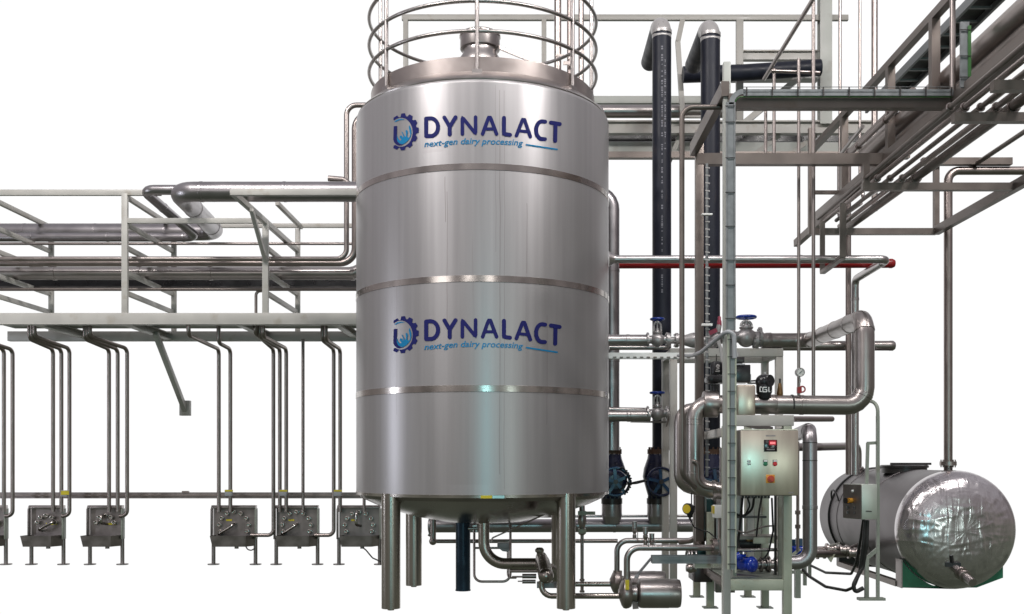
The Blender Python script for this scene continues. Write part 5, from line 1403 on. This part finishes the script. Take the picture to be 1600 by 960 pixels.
# cable trays on the platform
o = T('cable_tray', 'long galvanised cable tray along the platform edge bending down the column', 'cable tray', W(1142, 900, 8.6))
yt = 8.6
zt = W(0, 150, yt).z; zh_ = L(12, yt)
xb = W(1141.5, 0, yt).x
MB().bb(W(1162, 139.5, yt), W(1488, 151, yt + .02)).build('tray_side', 'galvanised', o)
MB().bb(W(1162, 135.6, yt + .12), W(1488, 136.8, yt + .13)).bb(W(1162, 143, yt - .004), W(1488, 143.8, yt)).build('tray_wire', 'galvanised', o)
MB().bb(W(1137, 160, yt), W(1146, 516, yt + .02)).build('tray_drop', 'galvanised', o)
b = MB()
n = 10
for i in range(n):
    a0 = PI * .5 + PI * .5 * i / n; a1 = PI * .5 + PI * .5 * (i + 1) / n
    cx_, cz_ = 1163, 163
    def q(a, r): return W(cx_ + r * math.cos(a), cz_ - r * math.sin(a), yt)
    for r0, r1 in ((14, 24),):
        b.prism([q(a0, r0 + 2), q(a1, r0 + 2), q(a1, r1), q(a0, r1)], (0, .02, 0))
b.build('tray_bend', 'galvanised', o)
for i in range(9):
    MB().bb(W(1166 + i * 40, 136, yt - .012), W(1167.5 + i * 40, 151.5, yt - .004)).build('rung', 'dark_steel', o)
for py in (165, 190, 246, 300, 353, 406, 445, 497):
    MB().bb(W(1133.5, py, yt - .012), W(1148, py + 1.3, yt - .004)).build('rung', 'dark_steel', o)
MB().tube(P((1149, 500, yt + .01), (1147.2, 190, yt + .01), (1147.5, 160, yt + .01), (1154, 151.8, yt + .01), (1170, 151.8, yt + .01), (1488, 151.8, yt + .01)), .005, .05, 8).build('green_wire', 'green_cable', o)
MB().cyl(W(1148, 160, yt), W(1148, 516, yt), .008, 8).cyl(W(1135.5, 160, yt), W(1135.5, 516, yt), .008, 8).build('edge_wire', 'galvanised', o)
o = T('cable_tray', 'narrow lower cable tray running down the front column past the cabinet', 'cable tray', W(1143, 900, 8.6))
MB().bb(W(1141.5, 520, yt), W(1147, 890, yt + .03)).build('tray_channel', 'galvanised', o)
MB().cyl(W(1138, 520, yt), W(1138, 890, yt), .011, 10).cyl(W(1149.5, 560, yt), W(1149.5, 895, yt), .008, 10).build('conduit', 'green_lit_paint', o)
for i in range(14):
    py = 530 + i * 27
    MB().bb(W(1137, py, yt - .014), W(1149, py + 1.2, yt - .004)).build('rung', 'dark_steel', o)
o = T('cable_tray', 'short upright galvanised tray with green cable above the platform corner', 'cable tray', W(1508, 130, 8.4))
MB().bb(W(1501, 34, 8.4), W(1513, 138, 8.42)).build('tray_channel', 'galvanised', o)
for py in (46, 87, 120):
    MB().bb(W(1500, py, 8.385), W(1517, py + 1.5, 8.395)).build('rung', 'dark_steel', o)
MB().bb(W(1513, 40, 8.39), W(1516, 128, 8.41)).build('green_cable', 'green_cable', o)
o = T('strap_line', 'knotted grey cable bundle tied up the rear brown column', 'cable', W(1105, 640, 10.2))
MB().cyl(W(1104.5, 256, 10.25), W(1104.5, 745, 10.25), L(2.4, 10.25), 12).build('cable_bundle', 'galvanised', o)
for i in range(40):
    py = 262 + i * 12
    MB().bar(W(1102, py, 10.2), W(1109, py + 1, 10.2), .012, .012).build('cable_tie', 'pale_fitting', o)
MB().bb(W(1097, 333.5, 10.15), W(1112, 337.5, 10.2)).build('clip_plate', 'white_plastic', o)
MB().bb(W(1097, 505.5, 10.15), W(1112, 510, 10.2)).build('clip_plate', 'white_plastic', o)

# ------------------------------------------------------------------ horizontal tank
hx, hz, hr = 5.10, .705, .71
y0, y1 = 11.95, 15.1
ht = T('horizontal_tank', 'horizontal cylindrical steel tank with crinkled foil-wrapped end on green cradle', 'tank', (hx, 13.4, 0))
MB().lathe((hx, y0, hz), (0, 1, 0), [(hr, 0), (hr, 1.0), (hr, 2.0), (hr, y1 - y0), (hr * .93, y1 - y0 + .08), (hr * .6, y1 - y0 + .2), (0, y1 - y0 + .25)], 96, cap=False).build('barrel', 'htank_steel', ht)
# crinkled foil end: a shallow dome with modelled creases
dome = MB()
prof = [(hr + .003, .03)] + [((hr + .003) * math.cos(t) ** .55, -.30 * math.sin(t) ** 1.0) for t in [PI / 2 * q_ / 16 for q_ in range(0, 16)]] + [(0, -.30)]
fine = []
for (r0, t0), (r1, t1) in zip(prof, prof[1:]):
    for k in range(5): fine.append((r0 + (r1 - r0) * k / 5, t0 + (t1 - t0) * k / 5))
fine.append(prof[-1])
dome.lathe((hx, y0, hz), (0, 1, 0), fine, 160, cap=False)
from mathutils import noise as mn
for v in dome.b.verts:
    dx, dz = v.co.x - hx, v.co.z - hz
    r = math.hypot(dx, dz)
    th = math.atan2(dz, dx)
    rad = mn.noise(Vector((math.cos(th) * 9, math.sin(th) * 9, r * 1.5)))
    cr_ = 1 - abs(mn.noise(Vector((dx * 9 + 3, dz * 8, 1.3)))) * 2
    cr2 = 1 - abs(mn.noise(Vector((dx * 22, dz * 18 + 5, 4.1)))) * 2
    edge = min(1, max(0, (hr + .01 - r) / .12)) if r < hr + .02 else 0
    v.co.y += (rad * .005 * min(1, (r / .55) ** 3) - max(0, cr_) ** 3 * .0026 - max(0, cr2) ** 3 * .0011) * edge
dome.build('foil_end', 'foil', ht, smooth=60)
for yy in (13.15, 14.3):
    MB().lathe((hx, yy, hz), (0, 1, 0), [(hr, -.05), (hr + .006, -.046), (hr + .006, .046), (hr, .05)], 96, cap=False).build('girth_band', 'htank_steel', ht)
MB().torus((hx, 14.62, hz), (0, 1, 0), hr + .008, .014, 96, 8).build('black_strap', 'black_rubber', ht)
zc = hz + hr
mh = MB().lathe((5.02, 13.35, zc - .05), UP, [(.29, 0), (.29, .07), (.31, .075), (.31, .10), (.29, .11), (0, .115)], 40).build('manhole', 'dark_steel', ht)
MB().bar((4.78, 13.2, zc + .075), (5.32, 13.2, zc + .075), .03, .03).build('manhole_bar', 'dark_steel', mh)
cr_b = MB()
pts = [(hx - .93 + .38, 0)]
arc = [(hx + (hr + .012) * math.cos(math.radians(a)), hz + (hr + .012) * math.sin(math.radians(a))) for a in range(212, 330, 6)]
outl = [(arc[0][0] - .02, 0.0)] + [(arc[0][0] - .02, arc[0][1])] + arc + [(arc[-1][0], .12), (5.38, 0)]
MB().prism([(p[0], 11.98, p[1]) for p in outl], (0, .12, 0)).build('cradle', 'cradle_green', ht)
MB().bb((arc[0][0] - .035, 11.93, 0), (arc[0][0] - .021, 12.12, arc[0][1] + .02)).build('cradle_edge', 'panel_steel', ht)
MB().prism([(p[0], 14.4, p[1]) for p in outl], (0, .12, 0)).build('cradle', 'dark_steel', ht)
MB().bar((hx - .62, 12.1, .035), (hx - .62, 14.4, .035), .08, .07).build('base_runner', 'brown_steel', ht)
nz_ = MB()
q0 = Vector((W(1490, 884, 11.7).x, 11.70, W(0, 886, 11.7).z)); q1 = W(1520, 911, 11.3)
nz_.tube([q0, q0.lerp(q1, .5), q1], .05, seg=24)
ds = nz_.build('drain_nozzle', 'satin_steel', ht)
MB().lathe(q0.lerp(q1, .35), q1 - q0, [(.05, 0), (.075, .005), (.075, .04), (.055, .045), (.055, .09), (.07, .095), (.07, .12), (.05, .125)], 28).build('drain_union', 'pipe_steel', ds)
MB().bar(q0 + Vector((-.11, -.02, .03)), q0 + Vector((.06, -.05, .03)), .05, .05).bar(q0 + Vector((-.03, -.04, .03)), q0 + Vector((-.05, -.05, .14)), .03, .03).build('drain_handle', 'black_paint', ds)
ds = MB().torus((hx - hr * .99, 14.35, .95), (1, 0, .2), .16, .014, 24, 6, 0, PI).build('lift_eye', 'dark_steel', ht)

o = T('tank_valves', 'row of small dark pipe fittings entering the left side of the horizontal tank', 'valve', W(1305, 862, 13.6))
MB().tube(P((1276, 858, 12.9), (1330, 857, 13.0), (1342, 852, 13.3)), L(4, 13), .1, 14).build('fitting_pipe', 'pipe_steel', o)
MB().tube(P((1270, 866, 12.6), (1310, 866, 12.8), (1345, 864, 13.3)), L(5.5, 13), .1, 14).build('fitting_pipe', 'dark_pipe_steel', o)
for px, py in ((1281, 865), (1296, 858), (1316, 860), (1330, 864)):
    MB().lathe(W(px, py, 12.85), (1, 0, 0), [(.05, -.05), (.075, -.045), (.075, -.02), (.055, -.01), (.055, .04), (.07, .045), (.07, .07)], 20).build('valve_body', 'pipe_steel', o)
MB().bar(W(1294, 853, 12.8), W(1312, 849, 12.8), .02, .02).build('lever', 'dark_pipe_steel', o)
MB().prism([W(1291, 868, 12.7), W(1305, 866, 12.7), W(1299, 879, 12.7)], (0, .04, 0)).build('bracket', 'green_lit_paint', o)

# control stand in front of it
cs_ = T('control_stand', 'green two-legged stand with small control box in front of the horizontal tank', 'control stand', W(1361, 936, 11.05))
ys = 11.05
g = 'green_grey_paint_and_light'
MB().bar(W(1371.5, 650, ys), W(1371.5, 934, ys), .032, .04, Vector((0, 1, 0))).tube(P((1371.5, 660, ys), (1371.5, 630, ys), (1360, 627, ys + .1)), .02, .12, 12).build('main_post', g, cs_)
MB().bar(W(1354, 870, ys), W(1354, 934, ys), .045, .04, Vector((0, 1, 0))).build('short_post', 'green_grey_paint_and_light', cs_, bevel=.003)
MB().bar(W(1354, 873, ys), W(1371, 858, ys), .04, .03, Vector((0, 1, 0))).build('brace', g, cs_)
MB().bar(W(1356, 692, ys + .02), W(1354, 756, ys + .02), .03, .035, Vector((0, 1, 0))).bar(W(1355, 693, ys + .02), W(1372, 692, ys + .02), .03, .035).build('top_bracket', g, cs_)
MB().bb(W(1343, 935, ys - .05) , W(1379, 937, ys + .05)).build('foot_plate', 'green_grey_paint_and_light', cs_)
A_ = W(1346, 758, ys - .02)
bw = L(27, ys)
b = MB()
p0 = W(1346.5, 757, ys - .14); p1 = W(1370.5, 812, ys - .14)
MB().prism([(p0.x, p0.y, p0.z), (p1.x, p0.y, p0.z), (p1.x + .0, p0.y + .14, p0.z), (p0.x - .12, p0.y + .26, p0.z)], (0, 0, p1.z - p0.z)).build('box_body', 'stand_box_steel', cs_, bevel=.004)
e0 = Vector((p0.x, p0.y, 0)); e1 = Vector((p0.x - .12, p0.y + .26, 0))
dv = (e1 - e0); nrm = Vector((dv.y, -dv.x, 0)).normalized() * -1
MB().prism([e0.lerp(e1, .02) + nrm * .003 + UP * (p0.z - .006), e0.lerp(e1, .98) + nrm * .003 + UP * (p0.z - .006), e0.lerp(e1, .98) + nrm * .003 + UP * (p1.z + .006), e0.lerp(e1, .02) + nrm * .003 + UP * (p1.z + .006)], nrm * .008).build('button_panel', 'panel_steel', cs_)
def bp(u, v): return e0.lerp(e1, u) + nrm * .012 + UP * (p0.z + (p1.z - p0.z) * v)
MB().ball(bp(.45, .2), .017, 12).build('lamp_button', 'white_plastic', cs_)
MB().cyl(bp(.5, .47), bp(.5, .47) + nrm * .05, .028, 18).build('orange_switch', 'orange_plastic', cs_)
MB().cyl(bp(.62, .48) , bp(.62, .48) + nrm * .06, .032, 18).build('black_knob', 'black_paint', cs_)
for u, v in ((.35, .68), (.7, .68), (.35, .82), (.7, .82)):
    MB().box(bp(u, v), (.03, .02, .03)).build('key_button', 'dark_steel', cs_)
MB().bar(W(1353, 799, ys - .143), W(1362, 799.5, ys - .143), .006, .012).build('box_handle', 'dark_steel', cs_)
for i, pts in enumerate((((1352, 813, 11.0), (1349, 850, 11.0), (1343, 895, 11.05), (1334, 918, 11.1), (1322, 923, 11.2), (1290, 917, 11.6), (1263, 900, 12.0), (1254, 890, 12.1)), ((1355, 813, 11.0), (1354, 850, 11.0), (1348, 885, 11.05), (1333, 915, 11.0), (1336, 926, 11.0), (1349, 919, 11.0)), ((1349, 812, 11.05), (1345, 840, 11.1), (1338, 880, 11.2), (1330, 897, 11.5), (1290, 895, 12.1), (1267, 884, 12.5)))):
    lab = ('long black cable dropping from the stand box and running left along the floor', 'thickest black cable looping at the foot of the control stand', 'black cable passing under the horizontal tank to the stand box')[i]
    o = T('black_cable', lab, 'cable', W(*pts[-1]), 'cables of the control stand')
    MB().tube(P(*pts), (.018, .024, .016)[i], .12, 10).build('cable_run', 'black_rubber', o)
